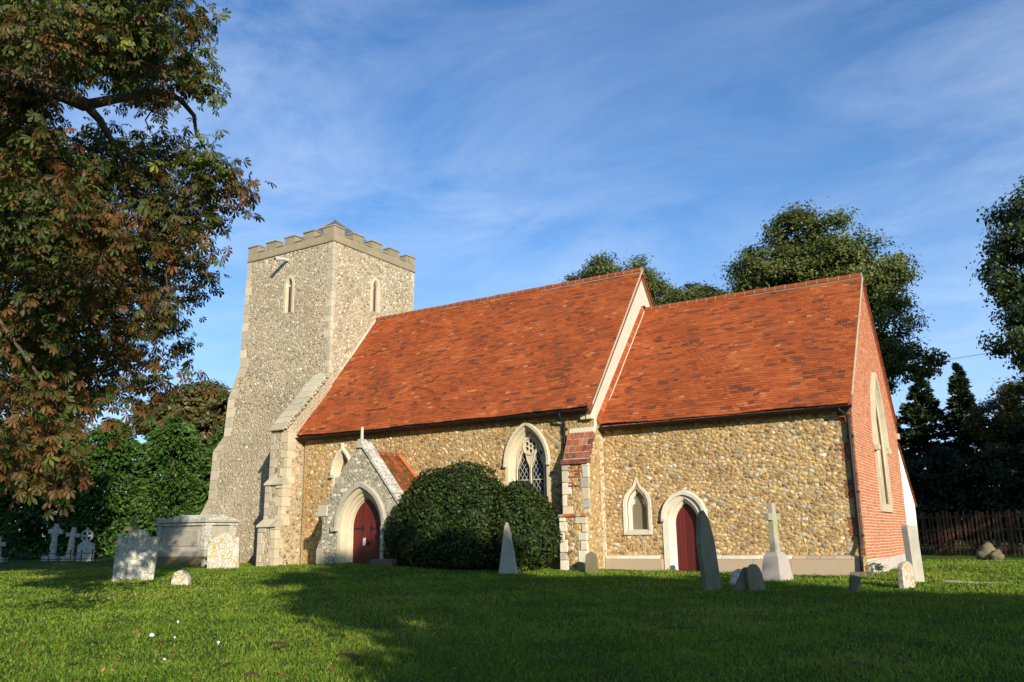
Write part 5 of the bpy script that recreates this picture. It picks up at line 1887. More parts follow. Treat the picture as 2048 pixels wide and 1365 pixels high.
# broad-leaved weeds and clover in the turf
N = 2600
cx_ = rng.uniform(-7, 4.5, 90)
cy_ = rng.uniform(-17, -6, 90)
ii = rng.integers(0, 90, N)
rr_ = np.abs(rng.normal(0, .09, N))
aa_ = rng.random(N) * 6.28
x = cx_[ii] + rr_ * np.cos(aa_)
y = cy_[ii] + rr_ * np.sin(aa_)
s = rng.uniform(.012, .034, N)
e1 = np.stack([np.cos(aa_), np.sin(aa_), rng.normal(.1, .25, N)], 1) * s[:, None]
e2 = np.stack([-np.sin(aa_), np.cos(aa_), rng.normal(0, .2, N)], 1) * s[:, None] * .5
p = np.stack([x, y, gh(x, y) + .03 + .01 * rng.random(N)], 1)
V = np.stack([p - e1, p - e2 + e1 * .3, p + e1, p + e2 + e1 * .3], 1).reshape(-1, 3)
link('lawn_weeds', mesh_np('lawn_weeds', V, [(np.arange(N) * 4)[:, None] + np.array([[0, 1, 2, 3]])], np.repeat(rng.random((N, 3)), 4, 0)), 'conifer_leaf', kind='stuff', label='patches of broad-leaved weeds and clover in the lawn', cat='weeds')

# ================================================================== FENCE, CABLE
fence = thing('picket_fence', 'tall brown fence of spaced vertical pales at the back of the churchyard', 'fence', (-6, 22.4, 0))
fa, fb = Vector((-6, 22.4, 0)), Vector((7.5, 16.2, 0))
fl = (fb - fa).length
fd = (fb - fa).normalized()
fence.rotation_euler = (0, 0, math.atan2(fd.y, fd.x))
n = int(fl / .175)
bank = [MB().box((-.045, -.012, 0), (.045, .012, 1.78), (.5, random.random(), .5)).build('pale', 'fence_wood', fence) for _ in range(6)]
bank_me = [o.data for o in bank]
for o in bank:
    bpy.data.objects.remove(o)
for k in range(n + 1):
    o = link('pale', random.choice(bank_me), 'fence_wood', fence)
    o.location = (k * .175, 0, float(gh(fa.x + fd.x * k * .175, fa.y + fd.y * k * .175)) + random.uniform(0, .05))
    o.rotation_euler = (0, math.radians(random.uniform(-2.5, 1.5)), 0)
    o.scale = (1, 1, random.uniform(.95, 1.04))
for zz in (.35, 1.0, 1.55):
    MB().box((0, .014, zz), (fl, .06, zz + .08)).build('rail', 'fence_wood', fence)
for k in range(6):
    MB().box((k * fl / 5 - .05, .062, -.2), (k * fl / 5 + .05, .16, 1.8)).build('post', 'fence_wood', fence)
cb = MB()
pA, pB = Vector((-6, 42, 12.3)), Vector((16, -10, 4.9))
pts = []
for i in range(25):
    t = i / 24
    q = pA.lerp(pB, t)
    q.z -= .5 * math.sin(math.pi * t)
    pts.append(q)
cb.tube(pts, .014, 4).build('overhead_cable', 'black_iron', None, label='thin dark overhead cable crossing the sky right of the brick gable', cat='cable')


# ================================================================== TREES
def leaf_cards(C, N3, size, asp, g):
    """quads at centres C with normals about N3"""
    n = len(C)
    N3 = N3 / (np.linalg.norm(N3, axis=1, keepdims=True) + 1e-9)
    h = g.normal(size=(n, 3))
    e1 = np.cross(N3, h)
    e1 /= np.linalg.norm(e1, axis=1, keepdims=True) + 1e-9
    e2 = np.cross(N3, e1)
    s = size[:, None] * .5
    V = np.stack([C - e1 * s, C - e2 * s * asp + e1 * s * .15, C + e1 * s, C + e2 * s * asp + e1 * s * .15], 1)
    return V.reshape(-1, 3), (np.arange(n) * 4)[:, None] + np.array([[0, 1, 2, 3]])


def crown_points(clumps, n, g, sub=26, subr=.30, shell=.75):
    """points inside puffs scattered over the skin of each clump"""
    cl_ = np.array(clumps)
    wts = cl_[:, 3] ** 2.3
    wts /= wts.sum()
    P, Nn = [], []
    for (x, y, z, r), w in zip(cl_, wts):
        k = int(n * w) + 1
        d = g.normal(size=(sub, 3))
        d /= np.linalg.norm(d, axis=1, keepdims=True)
        cen = d * r * (shell + (1 - shell) * g.random((sub, 1)) * 1.1)
        cen[:, 2] *= .85
        idx = g.integers(0, sub, k)
        off = g.normal(size=(k, 3)) * r * subr * np.array([1, 1, .6]) * .6
        q = cen[idx] + off
        P.append(q + np.array([x, y, z]))
        Nn.append(q / r + g.normal(0, .55, (k, 3)) + np.array([0, 0, .5]))
    return np.concatenate(P), np.concatenate(Nn)


def tree(name, label, base, clumps, n, size, material, seed, trunk_r=.3, cat='tree', group=None, sub=26, subr=.3, asp=.62, crown='crown'):
    g = np.random.default_rng(seed)
    bz = float(gh(base[0], base[1]))
    t = thing(name, label, cat, (base[0], base[1], bz), 0, group)
    o3 = np.array([base[0], base[1], bz])
    C, Nn = crown_points(clumps, n, g, sub, subr)
    keep = C[:, 2] > bz + .2
    C, Nn = C[keep] - o3, Nn[keep]
    sz = size * g.uniform(.65, 1.3, len(C))
    V, F = leaf_cards(C, Nn, sz, asp, g)
    r_ = g.random((len(C), 3))
    r_[:, 0] = np.clip(g.normal(.45, .2, len(C)), 0, 1)
    link(crown, mesh_np(crown, V, [F], np.repeat(r_, 4, 0)), material, t, kind='stuff')
    cl_ = np.array(clumps)
    top_z = cl_[:, 2].max() - bz
    mb = MB()
    hub = Vector((cl_[:, 0].mean() - base[0], cl_[:, 1].mean() - base[1], (cl_[:, 2].min() - bz) * .9 + .1))
    hub.x *= .4
    hub.y *= .4
    topv = Vector((hub.x * 2, hub.y * 2, top_z))
    mb.tube([(0, 0, -.3), (hub.x * .4, hub.y * .4, hub.z * .45), hub, hub.lerp(topv, .5), topv], [trunk_r * 1.35, trunk_r, trunk_r * .85, trunk_r * .5, trunk_r * .12], 9)
    mb.build('trunk', 'bark', t, smooth=True)
    ml = MB()
    for (x, y, z, r) in clumps:
        e = Vector((x - base[0], y - base[1], z - bz))
        k = min(.85, max(0.0, (e.z - hub.z) / max(.5, topv.z - hub.z) * .6))
        s0 = hub.lerp(topv, k)
        m = s0.lerp(e, .5) + Vector((0, 0, -.25 + .3 * random.random()))
        ml.tube([s0, m, e], [trunk_r * .38, trunk_r * .24, trunk_r * .07], 6)
    ml.build('limb', 'bark', t, smooth=True)
    return t


def blob(cx, cy, z0, z1, rx, k, g, rr=(.28, .45)):
    """clumps filling an egg shape"""
    out = []
    for i in range(k):
        a = g.uniform(0, 2 * math.pi)
        t_ = g.uniform(0, 1)
        prof_ = math.sin(math.pi * (0.12 + .80 * t_)) ** .7
        q = g.uniform(.25, .78)
        out.append((cx + math.cos(a) * rx * prof_ * q, cy + math.sin(a) * rx * prof_ * q, z0 + (z1 - z0) * (.1 + .80 * t_), rx * g.uniform(*rr)))
    return out


g = random.Random(5)
# big lime behind the chancel
limeA = [(-6.6, 19.2, 13.2, 1.9), (-4.2, 18.9, 14.7, 1.9), (-8.3, 19.0, 11.6, 1.8), (-2.2, 18.6, 12.6, 1.8), (-9.5, 20.0, 9.6, 1.5), (-6.0, 20.0, 10.8, 2.2), (-3.6, 19.0, 11.2, 2.0),
         (-2.0, 18.6, 10.4, 1.7), (-1.4, 18.4, 8.9, 1.2), (-.4, 18.0, 8.0, .8), (-7.8, 20.0, 8.4, 2.0), (-4.2, 19.6, 8.0, 2.0), (-2.6, 19.0, 8.2, 1.4), (-5.2, 18.8, 15.3, 1.3), (-1.2, 18.0, 11.6, 1.1), (.35, 18.0, 8.3, .45), (-6.9, 18.8, 14.0, 1.2), (-9.9, 19.0, 12.0, 1.4), (-10.9, 19.6, 10.6, 1.4), (-5.4, 18.6, 12.8, 1.6), (-3.2, 18.4, 13.4, 1.4)]
tree('lime_tree', 'tall broad lime tree rising behind the chancel roof, the largest tree on the skyline', (-4.6, 20, 0), limeA, 135000, .16, 'lime_leaf', 31, .42, group='leafy trees behind the church', sub=34, subr=.32)
limeB = [(-18.6, 27.0, 17.3, 2.0), (-20.6, 26.4, 16.3, 1.8), (-16.4, 27.6, 16.2, 1.9), (-17.8, 27.5, 14.8, 2.4), (-14.8, 28.2, 14.6, 1.9), (-20.8, 26.8, 14.0, 2.0), (-13.2, 28.6, 13.4, 1.5), (-12.0, 29, 13.0, 1.3), (-16, 28, 12.5, 2.2), (-19.4, 26.8, 17.4, 1.5), (-17.4, 27.0, 16.4, 1.8), (-15.4, 27.6, 15.6, 1.5)]
tree('lime_tree', 'smaller rounded tree showing over the nave ridge beside the rendered gable', (-17.5, 28, 0), limeB, 60000, .18, 'lime_leaf', 32, .4, group='leafy trees behind the church')
limeC = blob(-12.6, 25.2, 7.5, 14.4, 2.6, 16, g) + [(-14.2, 25.0, 13.4, 1.6), (-11.6, 24.8, 13.6, 1.5), (-12.8, 25, 14.6, 1.2), (-10.4, 24.6, 12.4, 1.5), (-14.9, 25.4, 12.6, 1.5), (-9.4, 24.2, 11.4, 1.4)]
tree('lime_tree', 'low dark tree filling the gap between the nave gable and the tallest lime', (-12.6, 25.2, 0), limeC, 60000, .18, 'lime_leaf', 33, .35, group='leafy trees behind the church')
# near tree at the right edge
rT = [(6.58, 12.13, 10.35, 2.6), (5.29, 11.36, 8.67, 2.08), (5.81, 12.13, 6.81, 2.21), (3.98, 10.84, 9.57, 1.3), (3.85, 11.09, 7.6, 1.23), (4.38, 11.36, 6.12, 1.17), (7.62, 11.09, 12.41, 2.6), (7.88, 12.52, 7.89, 2.86), (10.23, 12.52, 9.27, 3.12), (9.96, 12.13, 12.02, 2.86), (4.9, 11.09, 11.33, 1.69), (3.98, 11.23, 5.15, 0.65), (8.41, 12.13, 5.73, 1.95), (4.25, 10.97, 10.64, 1.17), (5.16, 11.62, 5.34, 1.17)]
tree('beech_tree', 'dark leafy tree whose branches reach in at the right edge of the picture', (8.9, 12.1, 0), rT, 150000, .15, 'beech_leaf', 34, .4, sub=40, subr=.26)
# yellowing tree over the fence at the right
yT = [(3.4, 24.5, 6.6, 1.5), (2.0, 25.0, 6.0, 1.3), (4.8, 24.5, 7.4, 1.6), (3.8, 24.4, 5.0, 1.7), (6.4, 24.0, 6.4, 1.8), (2.4, 24.8, 4.4, 1.4), (5.2, 24.2, 3.8, 1.8)]
tree('sycamore_tree', 'yellowing tree behind the fence at the right edge', (4.2, 25.0, 0), yT, 26000, .17, 'autumn_leaf', 35, .3)
# bare-topped tree group far right top
# trees behind the camera that shade the lawn (they stand out of frame to the right)
sun_h = Vector((math.sin(math.radians(SUN_AZ)), math.cos(math.radians(SUN_AZ))))
perp = Vector((.616, .788))


def at_st(s_, t_):
    return (perp.x * s_ + sun_h.x * t_, perp.y * s_ + sun_h.y * t_)


A1 = [(*at_st(-10.8 + a, 25 + b), z * .67, r * .92) for a, b, z, r in ((-.8, 0, 14.6, 1.7), (.9, 1, 15.2, 1.8), (-1.0, 1, 12.6, 1.8), (1.6, 0, 13.0, 1.8), (-.6, -1, 10.4, 2.0), (1.7, 1, 11.0, 2.0), (-1.0, 1, 8.2, 1.7), (1.2, -1, 8.6, 1.9), (0, 1.5, 8.4, 1.5), (2.3, 0, 9.0, 1.8), (.6, 0, 16.9, 1.3), (2.2, 1, 15.6, 1.5), (2.6, 0, 12, 1.6), (1.8, 0, 7.6, 1.4))]
b_ = at_st(-10.4, 25)
tree('oak_tree', 'tall oak standing on the lawn behind the camera', (b_[0], b_[1], 0), A1, 44000, .30, 'lime_leaf', 41, .45, group='trees shading the lawn from behind')
A2 = [(*at_st(-6.0 + a, 26 + b), z * .77, r * .92) for a, b, z, r in ((-1.6, 0, 11.0, 1.7), (-.2, 1, 11.2, 1.6), (1.2, 0, 10.4, 1.6), (-1.6, 1, 9.0, 1.7), (.2, -1, 9.2, 1.9), (1.6, 1, 8.4, 1.6), (-1.2, 0, 7.0, 1.7), (.8, 1.5, 6.8, 1.7), (-.4, 0, 5.4, 1.5), (1.8, 0, 6.0, 1.4), (-2.4, 0, 7.6, 1.6), (-2.4, .5, 10, 1.5))]
b_ = at_st(-6.0, 26)
tree('oak_tree', 'rounded lower oak standing beside the tall one behind the camera', (b_[0], b_[1], 0), A2, 36000, .30, 'lime_leaf', 42, .35, group='trees shading the lawn from behind')
A3 = [(*at_st(-2.6 + a, 27 + b), z * .70, r * .92) for a, b, z, r in ((-.8, 0, 8.8, 1.3), (.6, 1, 8.0, 1.2), (-.4, -1, 7.0, 1.4), (.4, 1, 6.2, 1.2), (1.6, 0, 7.0, .9))]
b_ = at_st(-2.6, 27)
tree('oak_tree', 'small oak at the end of the row to the right of the camera', (b_[0], b_[1], 0), A3, 14000, .30, 'lime_leaf', 43, .28, group='trees shading the lawn from behind')
# tall row out of frame on the right that keeps the back fence in shade
gg = random.Random(9)
for k, (x_, y_, h_, lb) in enumerate(((17.0, 11.5, 13, 'nearest of the tall trees standing out of frame beyond the right edge'), (21.5, 15.0, 13.5, 'middle one of the tall trees out of frame beyond the right edge'), (26, 19.5, 13.5, 'farthest of the tall trees out of frame beyond the right edge'))):
    tree('oak_tree', lb, (x_, y_, 0), blob(x_, y_, 4.0, h_, 4.2, 22, gg), 14000, .34, 'lime_leaf', 50 + k, .4, group='tall trees east of the churchyard')
gg = random.Random(19)  # two unseen oaks, added to throw shade on the left crosses and hedge
tree('oak_tree', 'unseen tall oak added out of frame on the left to shade the crosses', (-17.4, -14.4, 0), blob(-17.4, -14.4, 3.6, 16, 3.6, 28, gg), 36000, .34, 'lime_leaf', 58, .45)
tree('oak_tree', 'unseen broad oak added beyond the left edge to shade the hedge', (-25.5, -15.5, 0), blob(-25.5, -15.5, 3.5, 17, 4.6, 24, gg), 20000, .36, 'lime_leaf', 57, .5)
# autumn trees far left behind the hedge
tree('sycamore_tree', 'big olive and russet tree rising behind the cypress hedge left of the tower', (-47, 17.5, 0), blob(-47.6, 17.2, 3.5, 11.9, 5.2, 34, g, (.22, .36)), 42000, .30, 'autumn_leaf', 61, .5, sub=30)
tree('copper_tree', 'orange-brown autumn tree over the hedge behind the chestnut leaves', (-49.5, 7.2, 0), blob(-49.5, 7.2, 4, 9.8, 4.6, 26, g), 24000, .28, 'copper_leaf', 62, .4)


def conifer(name, label, x, y, h, r, n, material, seed, group, spiky=0.0, size=.3, base_z=.3):
    gq = np.random.default_rng(seed)
    bz = float(gh(x, y))
    t = thing(name, label, 'conifer', (x, y, bz), 0, group)
    # branches: each is a drooping plume of sprays
    nb_ = int(n / 60)
    tt = gq.random(nb_) ** 1.15
    zb = base_z + (h - base_z) * tt
    rr = r * (1 - tt) ** (.36 if spiky == 0 else .95) * gq.uniform(.72, 1.12, nb_) + .08
    a = gq.random(nb_) * 2 * np.pi
    k = 60
    s = gq.random((nb_, k)) ** .6
    spread = .20 * rr[:, None] * (1 - .4 * s)
    aa = a[:, None] + gq.normal(0, .17, (nb_, k))
    rad = rr[:, None] * s
    px_ = np.cos(aa) * rad + gq.normal(0, 1, (nb_, k)) * spread * .35
    py_ = np.sin(aa) * rad + gq.normal(0, 1, (nb_, k)) * spread * .35
    lift = (.35 * s - .55 * s ** 2) * rr[:, None] + (spiky * .35 * s * rr[:, None])
    pz_ = zb[:, None] + lift + gq.normal(0, .07, (nb_, k))
    C = np.stack([px_, py_, pz_], 2).reshape(-1, 3)
    C = C[C[:, 2] > .05]
    m = len(C)
    ang = np.arctan2(C[:, 1], C[:, 0])
    out = np.stack([np.cos(ang), np.sin(ang), np.full(m, -.35 + spiky)], 1) + gq.normal(0, .35, (m, 3))
    out /= np.linalg.norm(out, axis=1, keepdims=True)
    sd_ = np.cross(out, gq.normal(size=(m, 3)) + np.array([0, 0, 1.2]))
    sd_ /= np.linalg.norm(sd_, axis=1, keepdims=True) + 1e-9
    L_ = (size * gq.uniform(.6, 1.25, m))[:, None]
    V = np.stack([C - out * L_ * .5, C - sd_ * L_ * .17, C + out * L_ * .5, C + sd_ * L_ * .17], 1).reshape(-1, 3)
    r_ = gq.random((m, 3))
    r_[:, 0] = np.clip(np.repeat(gq.normal(.45, .22, nb_), k)[:m] + gq.normal(0, .15, m), 0, 1)
    link('crown', mesh_np('crown', V, [(np.arange(m) * 4)[:, None] + np.array([[0, 1, 2, 3]])], np.repeat(r_, 4, 0)), material, t, kind='stuff')
    MB().tube([(0, 0, -.2), (0, 0, h * .5), (0, 0, h * .97)], [.2, .12, .015], 7).build('trunk', 'bark', t, smooth=True)
    # dark twiggy core so that the far side does not show through
    return t


# cypress hedge on the left, ~54 m away
hx = [(-52.5, -6.5, 7.6), (-50.0, -3.6, 8.4), (-47.6, -1.0, 8.0), (-45.2, 1.6, 7.8), (-42.8, 4.0, 8.2), (-40.4, 6.4, 7.4), (-38.0, 8.6, 7.6), (-35.6, 10.8, 7.2), (-33.2, 13.0, 7.8)]
hl = ['cypress at the far left end of the hedge, in shade', 'shaded cypress behind the low pale cross at the left edge', 'shaded cypress behind the leaning wheel cross', 'cypress behind the quatrefoil stone, half shaded',
      'bright green cypress left of the slender dark cross', 'bright green cypress behind the slender dark cross', 'green cypress rising above the chest tomb', 'green cypress touching the tower side of the hedge', 'last cypress of the hedge, mostly behind the tower']
for k, ((x_, y_, h_), lb) in enumerate(zip(hx, hl)):
    conifer('cypress_tree', lb, x_, y_, h_, 2.9, 27000, 'conifer_leaf', 70 + k, 'cypresses of the left hedge', 0, .34)
# dark conifers behind the fence
dx = [(-3.6, 28.2, 8.6, 2.0), (-1.6, 28.4, 9.9, 2.1), (.4, 28.0, 9.5, 2.0), (2.6, 28.0, 8.2, 2.2), (-5.8, 28.6, 8.6, 2.2), (5.4, 27.0, 8.8, 2.6), (8.0, 25.5, 9, 2.6)]
dl = ['dark spruce showing just right of the brick gable', 'dark spruce with the left of the two tall thin tips', 'dark spruce with the right of the two tall thin tips', 'low dark spruce behind the yellowing tree', 'dark spruce hidden mostly by the brick gable', 'dark spruce at the right edge above the fence', 'dark spruce past the right edge of the fence']
for k, ((x_, y_, h_, r_), lb) in enumerate(zip(dx, dl)):
    conifer('spruce_tree', lb, x_, y_, h_, r_ * 1.5, 16000, 'dark_conifer_leaf', 90 + k, 'dark spruces behind the fence', .55, .36)
# evergreen understorey along the fence
for k, (x_, y_, r_) in enumerate(((-4, 25.2, 2.2), (-.6, 24.4, 2.2), (2.6, 23.0, 2.2), (5.8, 21.4, 2.2), (8.6, 20.2, 2.2))):
    tree('laurel_bush', ('dark laurel bush leaning over the fence, %s' % ('next to the white buttress', 'second from the white buttress', 'in the middle of the fence', 'at the right edge', 'beyond the right edge')[k]), (x_, y_, 0),
         [(x_ + a, y_ + b, z, 1.3) for a, b, z in ((-.8, 0, 1.6), (.8, .2, 1.8), (0, .3, 3.0), (-.6, .2, 3.6), (.7, 0, 3.9))], 9000, .22, 'dark_conifer_leaf', 110 + k, .15, 'bush', 'dark laurels behind the fence')

# ivy bush by the porch
bush = [(-10.9, -2.05, 1.70, 1.22), (-11.9, -2.1, 1.2, .98), (-10.25, -2.0, 2.05, 1.08), (-11.25, -2.0, 2.12, .90), (-9.8, -2.1, 1.3, 1.12), (-12.2, -2.1, .75, .78), (-11.0, -2.3, .9, 1.15), (-9.65, -2.0, 1.72, .88), (-10.0, -2.3, .8, 1.05), (-10.6, -2.35, 2.35, .55), (-11.7, -2.3, 1.9, .6)]
bush2 = [(-8.50, -1.95, 1.5, .90), (-8.15, -1.95, .95, .80), (-8.65, -2.0, .8, .95), (-8.5, -1.95, 1.95, .55), (-8.0, -2.1, 1.5, .6)]


def ivy(name, label, base, clumps, n, seed):
    gq = np.random.default_rng(seed)
    bz = float(gh(*base[:2]))
    t = thing(name, label, 'bush', (base[0], base[1], bz))
    o3 = np.array([base[0], base[1], bz])
    cl_ = np.array(clumps)
    w = cl_[:, 3] ** 2
    w /= w.sum()
    idx = gq.choice(len(cl_), n, p=w)
    d = gq.normal(size=(n, 3))
    d /= np.linalg.norm(d, axis=1, keepdims=True)
    rr = cl_[idx, 3] * (.90 + .10 * gq.random(n)) * (1 + .07 * np.sin(d[:, 0] * 9 + idx) * np.cos(d[:, 2] * 8) + .05 * np.sin(d[:, 1] * 15) * np.sin(d[:, 2] * 13)) * (1 + np.where(gq.random(n) < .07, gq.random(n) * .14, 0))
    C = cl_[idx, :3] + d * rr[:, None]
    inside = np.zeros(n, bool)
    for c in cl_:
        inside |= np.linalg.norm(C - c[:3], axis=1) < c[3] * .84
    C, d = C[~inside], d[~inside]
    keep = C[:, 2] > bz + .02
    C, d = C[keep] - o3, d[keep]
    m = len(C)
    V, F = leaf_cards(C, d + gq.normal(0, .6, (m, 3)) + np.array([0, 0, .35]), .085 * gq.uniform(.5, 1.6, m), .5, gq)
    r_ = gq.random((m, 3))
    link('foliage', mesh_np('foliage', V, [F], np.repeat(r_, 4, 0)), 'ivy_leaf', t, kind='stuff')
    # added dark solid core that stops light passing through the foliage
    mb = bmesh.new()
    for c in cl_:
        r0 = bmesh.ops.create_icosphere(mb, subdivisions=2, radius=c[3] * .86)
        for v in r0['verts']:
            v.co += Vector(c[:3] - o3)
    me = bpy.data.meshes.new('light_block_core')
    mb.to_mesh(me)
    mb.free()
    link('light_block_core', me, 'ivy_leaf', t)
    return t


ivy('ivy_bush', 'large rounded dark green ivy bush beside the porch', (-10.6, -2.1), bush, 60000, 130)
ivy('ivy_bush', 'smaller rounded bush, sunlit on its right side, under the traceried window', (-8.4, -1.95), bush2, 26000, 131)
# small weed at the gable corner
wd = [(0.25 + random.uniform(-.12, .12), -.12 + random.uniform(-.1, .1), .10 + random.uniform(0, .12), .09) for _ in range(5)]
wg = np.random.default_rng(3)
C, Nn = crown_points(wd, 220, wg, 8, .5)
V, F = leaf_cards(C, Nn, .05 * wg.uniform(.6, 1.3, len(C)), .6, wg)
link('weed', mesh_np('weed', V, [F], np.repeat(wg.random((len(C), 3)), 4, 0)), 'conifer_leaf', label='small green weed growing at the foot of the brick gable corner', cat='weed')

# ================================================================== HORSE CHESTNUT
CH = [(-6.658, -17.08, 7.588, 0.884), (-9.65, -15.754, 9.39, 1.122), (-7.082, -16.06, 8.456, 0.868), (-9.326, -14.938, 9.9, 1.038), (-6.148, -15.788, 8.354, 0.832), (-9.836, -13.612, 10.938, 1.122), (-6.522, -15.074, 8.982, 0.442), (-7.218, -15.534, 8.2, 0.612), (-11.384, -13.222, 10.802, 0.832), (-7.456, -14.548, 8.71, 0.646), (-8.154, -13.408, 9.322, 0.51), (-7.116, -13.85, 8.524, 0.272), (-8.714, -15.874, 8.456, 0.562), (-12.318, -14.224, 10.496, 0.732), (-8.868, -13.834, 8.932, 0.46), (-12.046, -11.946, 10.818, 0.562), (-8.374, -16.4, 7.418, 0.628), (-10.806, -15.38, 8.608, 0.748), (-8.748, -16.01, 6.942, 0.732), (-11.74, -14.684, 8.286, 0.884), (-5.858, -17.012, 5.294, 0.562), (-9.224, -15.364, 6.722, 0.748), (-8.29, -16.18, 5.718, 0.936), (-12.302, -14.344, 7.232, 1.242), (-9.122, -14.48, 7.3, 0.528), (-13.1, -12.304, 9.136, 0.696), (-8.238, -14.48, 7.062, 0.562), (-12.438, -12.014, 9.084, 0.732), (-9.156, -13.204, 7.792, 0.714), (-6.64, -14.31, 6.636, 0.544), (-6.538, -13.936, 6.67, 0.392), (-6.708, -13.528, 6.518, 0.272), (-9.718, -14.632, 6.28, 0.968), (-13.458, -12.728, 7.674, 1.224), (-8.12, -14.65, 6.11, 0.798), (-11.468, -12.728, 7.47, 1.02), (-7.898, -13.902, 6.382, 0.646), (-7.338, -13.46, 6.5, 0.358), (-8.63, -15.67, 4.852, 1.038), (-13.134, -13.476, 6.194, 1.412), (-7.796, -15.228, 4.818, 0.918), (-12.046, -12.864, 6.16, 1.242), (-10.142, -12.796, 6.144, 0.832), (-13.848, -10.502, 7.436, 1.054), (-7.338, -14.054, 5.446, 0.476), (-9.208, -12.236, 5.906, 0.306), (-9.36, -15.244, 3.934, 0.986), (-13.134, -13.426, 4.75, 1.276), (-9.7, -14.258, 4.24, 0.952), (-14.002, -11.93, 5.242, 1.242), (-9.258, -13.646, 4.562, 0.766), (-12.2, -11.912, 5.328, 0.918), (-7.354, -14.258, 4.41, 0.426), (-11.452, -11.572, 5.616, 0.562), (-10.074, -12.048, 4.698, 0.476), (-7.286, -13.698, 3.576, 0.272), (-9.684, -12.474, 3.814, 0.494), (-8.868, -13.816, 3.61, 0.544), (-11.52, -12.252, 4.138, 0.664), (-8.324, -13.63, 2.998, 0.272), (-8.85, -15.33, 2.93, 0.696), (-11.384, -14.106, 3.304, 0.832), (-9.82, -14.088, 3.508, 0.476), (-13.882, -11.878, 4.222, 0.612), (-7.474, -16.128, 2.046, 0.578), (-12.284, -13.714, 2.488, 0.816), (-7.576, -15.55, 1.996, 0.358), (-10.704, -13.884, 2.268, 0.442), (-7.984, -14.598, 2.948, 0.29), (-8.646, -12.898, 5.276, 0.204), (-6.726, -14.208, 5.616, 0.29)]
CHB = [[(-8.34, -16.996, 7.52, 0.34), (-8.272, -16.196, 7.724, 0.204), (-8.238, -15.754, 7.776, 0.17), (-8.222, -15.346, 7.758, 0.152)], [(-8.222, -15.346, 7.758, 0.12), (-8.086, -14.956, 7.996, 0.102), (-7.814, -14.446, 8.302, 0.086), (-7.728, -14.004, 8.32, 0.068), (-7.796, -13.664, 8.184, 0.052), (-8.0, -13.442, 7.98, 0.034), (-8.068, -12.95, 7.606, 0.018)], [(-8.222, -15.346, 7.758, 0.102), (-8.188, -15.108, 7.588, 0.086), (-8.188, -14.956, 7.418, 0.068), (-8.324, -14.53, 7.078, 0.052), (-8.29, -14.02, 6.432, 0.034), (-8.34, -13.63, 5.668, 0.018), (-8.596, -13.238, 4.732, 0.018)], [(-7.78, -14.122, 8.388, 0.034), (-7.864, -14.14, 8.252, 0.018), (-8.0, -14.276, 8.184, 0.018), (-8.306, -14.242, 7.996, 0.018), (-8.324, -14.122, 7.844, 0.018)], [(-8.238, -16.91, 6.364, 0.238), (-8.46, -16.026, 5.82, 0.152), (-8.748, -15.108, 5.344, 0.102), (-8.766, -14.19, 4.902, 0.068), (-8.612, -13.272, 4.018, 0.034), (-8.374, -12.864, 3.696, 0.018)], [(-8.68, -16.486, 4.648, 0.204), (-8.85, -15.584, 3.814, 0.12), (-8.85, -14.972, 3.134, 0.068), (-8.902, -14.53, 2.234, 0.034)], [(-8.272, -16.196, 7.724, 0.12), (-8.034, -16.01, 8.336, 0.086), (-7.644, -15.584, 8.932, 0.068), (-7.27, -14.734, 9.374, 0.034)]]
chest = thing('horse_chestnut_tree', 'horse chestnut with browning leaves overhanging the left side of the picture', 'tree', (-17.0, -21.4, float(gh(-17.0, -21.4))))
choff = Vector(chest.location)
MB().tube([Vector(p) - choff for p in ((-17.0, -21.4, -.7), (-16.8, -21.3, 1.8), (-16.4, -21.0, 4.2), (-15.9, -20.6, 6.8), (-15.3, -20.0, 10.0), (-15.0, -19.6, 13.0))], [.62, .48, .42, .36, .26, .12], 14).build('trunk', 'bark', chest, smooth=True)
for i, b in enumerate(CHB):
    pts = [Vector(p[:3]) for p in b]
    rad = [p[3] * (.22 if i in (4, 5) else .72) for p in b]
    if i in (0, 4, 5):        # these start off-frame and run back to the trunk
        root = {0: Vector((-16.0, -20.6, 6.6)), 4: Vector((-16.3, -21.0, 4.8)), 5: Vector((-16.6, -21.2, 3.0))}[i]
        pts = [root, root.lerp(pts[0], .5) + Vector((0, 0, .25))] + pts
        rad = [.24, .2] + rad if i == 0 else [.06, .045] + rad
    MB().tube([p - choff for p in pts], rad, 10).build('branch', 'bark', chest, smooth=True)


def chestnut_leaf_base(seed):
    """palmate leaf of seven drooping leaflets; stalk end at the origin, facing +Z, tip along +X"""
    gq = random.Random(seed)
    V, F3 = [], []
    for k in range(7):
        a = math.radians((k - 3) * 37 + gq.uniform(-6, 6))
        L_ = [.52, .78, .95, 1.05, .95, .78, .52][k] * gq.uniform(.88, 1.08)
        wd_ = L_ * .175
        droop = gq.uniform(.35, 1.2)
        ca, sa = math.cos(a), math.sin(a)
        fold = .06
        pr_ = [(0.03, 0.0), (0.45, wd_ * .55 / 1), (0.72, wd_), (0.90, wd_ * .6), (1.0, 0.0)]
        o_ = len(V)
        for t_, w_ in pr_:
            x_ = L_ * t_
            z_ = -droop * (t_ ** 2) * L_ * .55
            for s_ in (-1, 0, 1):
                yv = s_ * w_
                zz = z_ + (fold * L_ if s_ else 0) * (1 if w_ > 0 else 0) * .8
                V.append((ca * x_ - sa * yv, sa * x_ + ca * yv, zz))
        for r_ in range(4):
            for c_ in range(2):
                i0 = o_ + r_ * 3 + c_
                F3.append((i0, i0 + 3, i0 + 4, i0 + 1))
    # stalk
    o_ = len(V)
    V += [(-.55, -.012, .12), (-.55, .012, .12), (0.03, .012, 0), (0.03, -.012, 0)]
    F3.append((o_, o_ + 1, o_ + 2, o_ + 3))
    return np.array(V), [np.array(F3)]


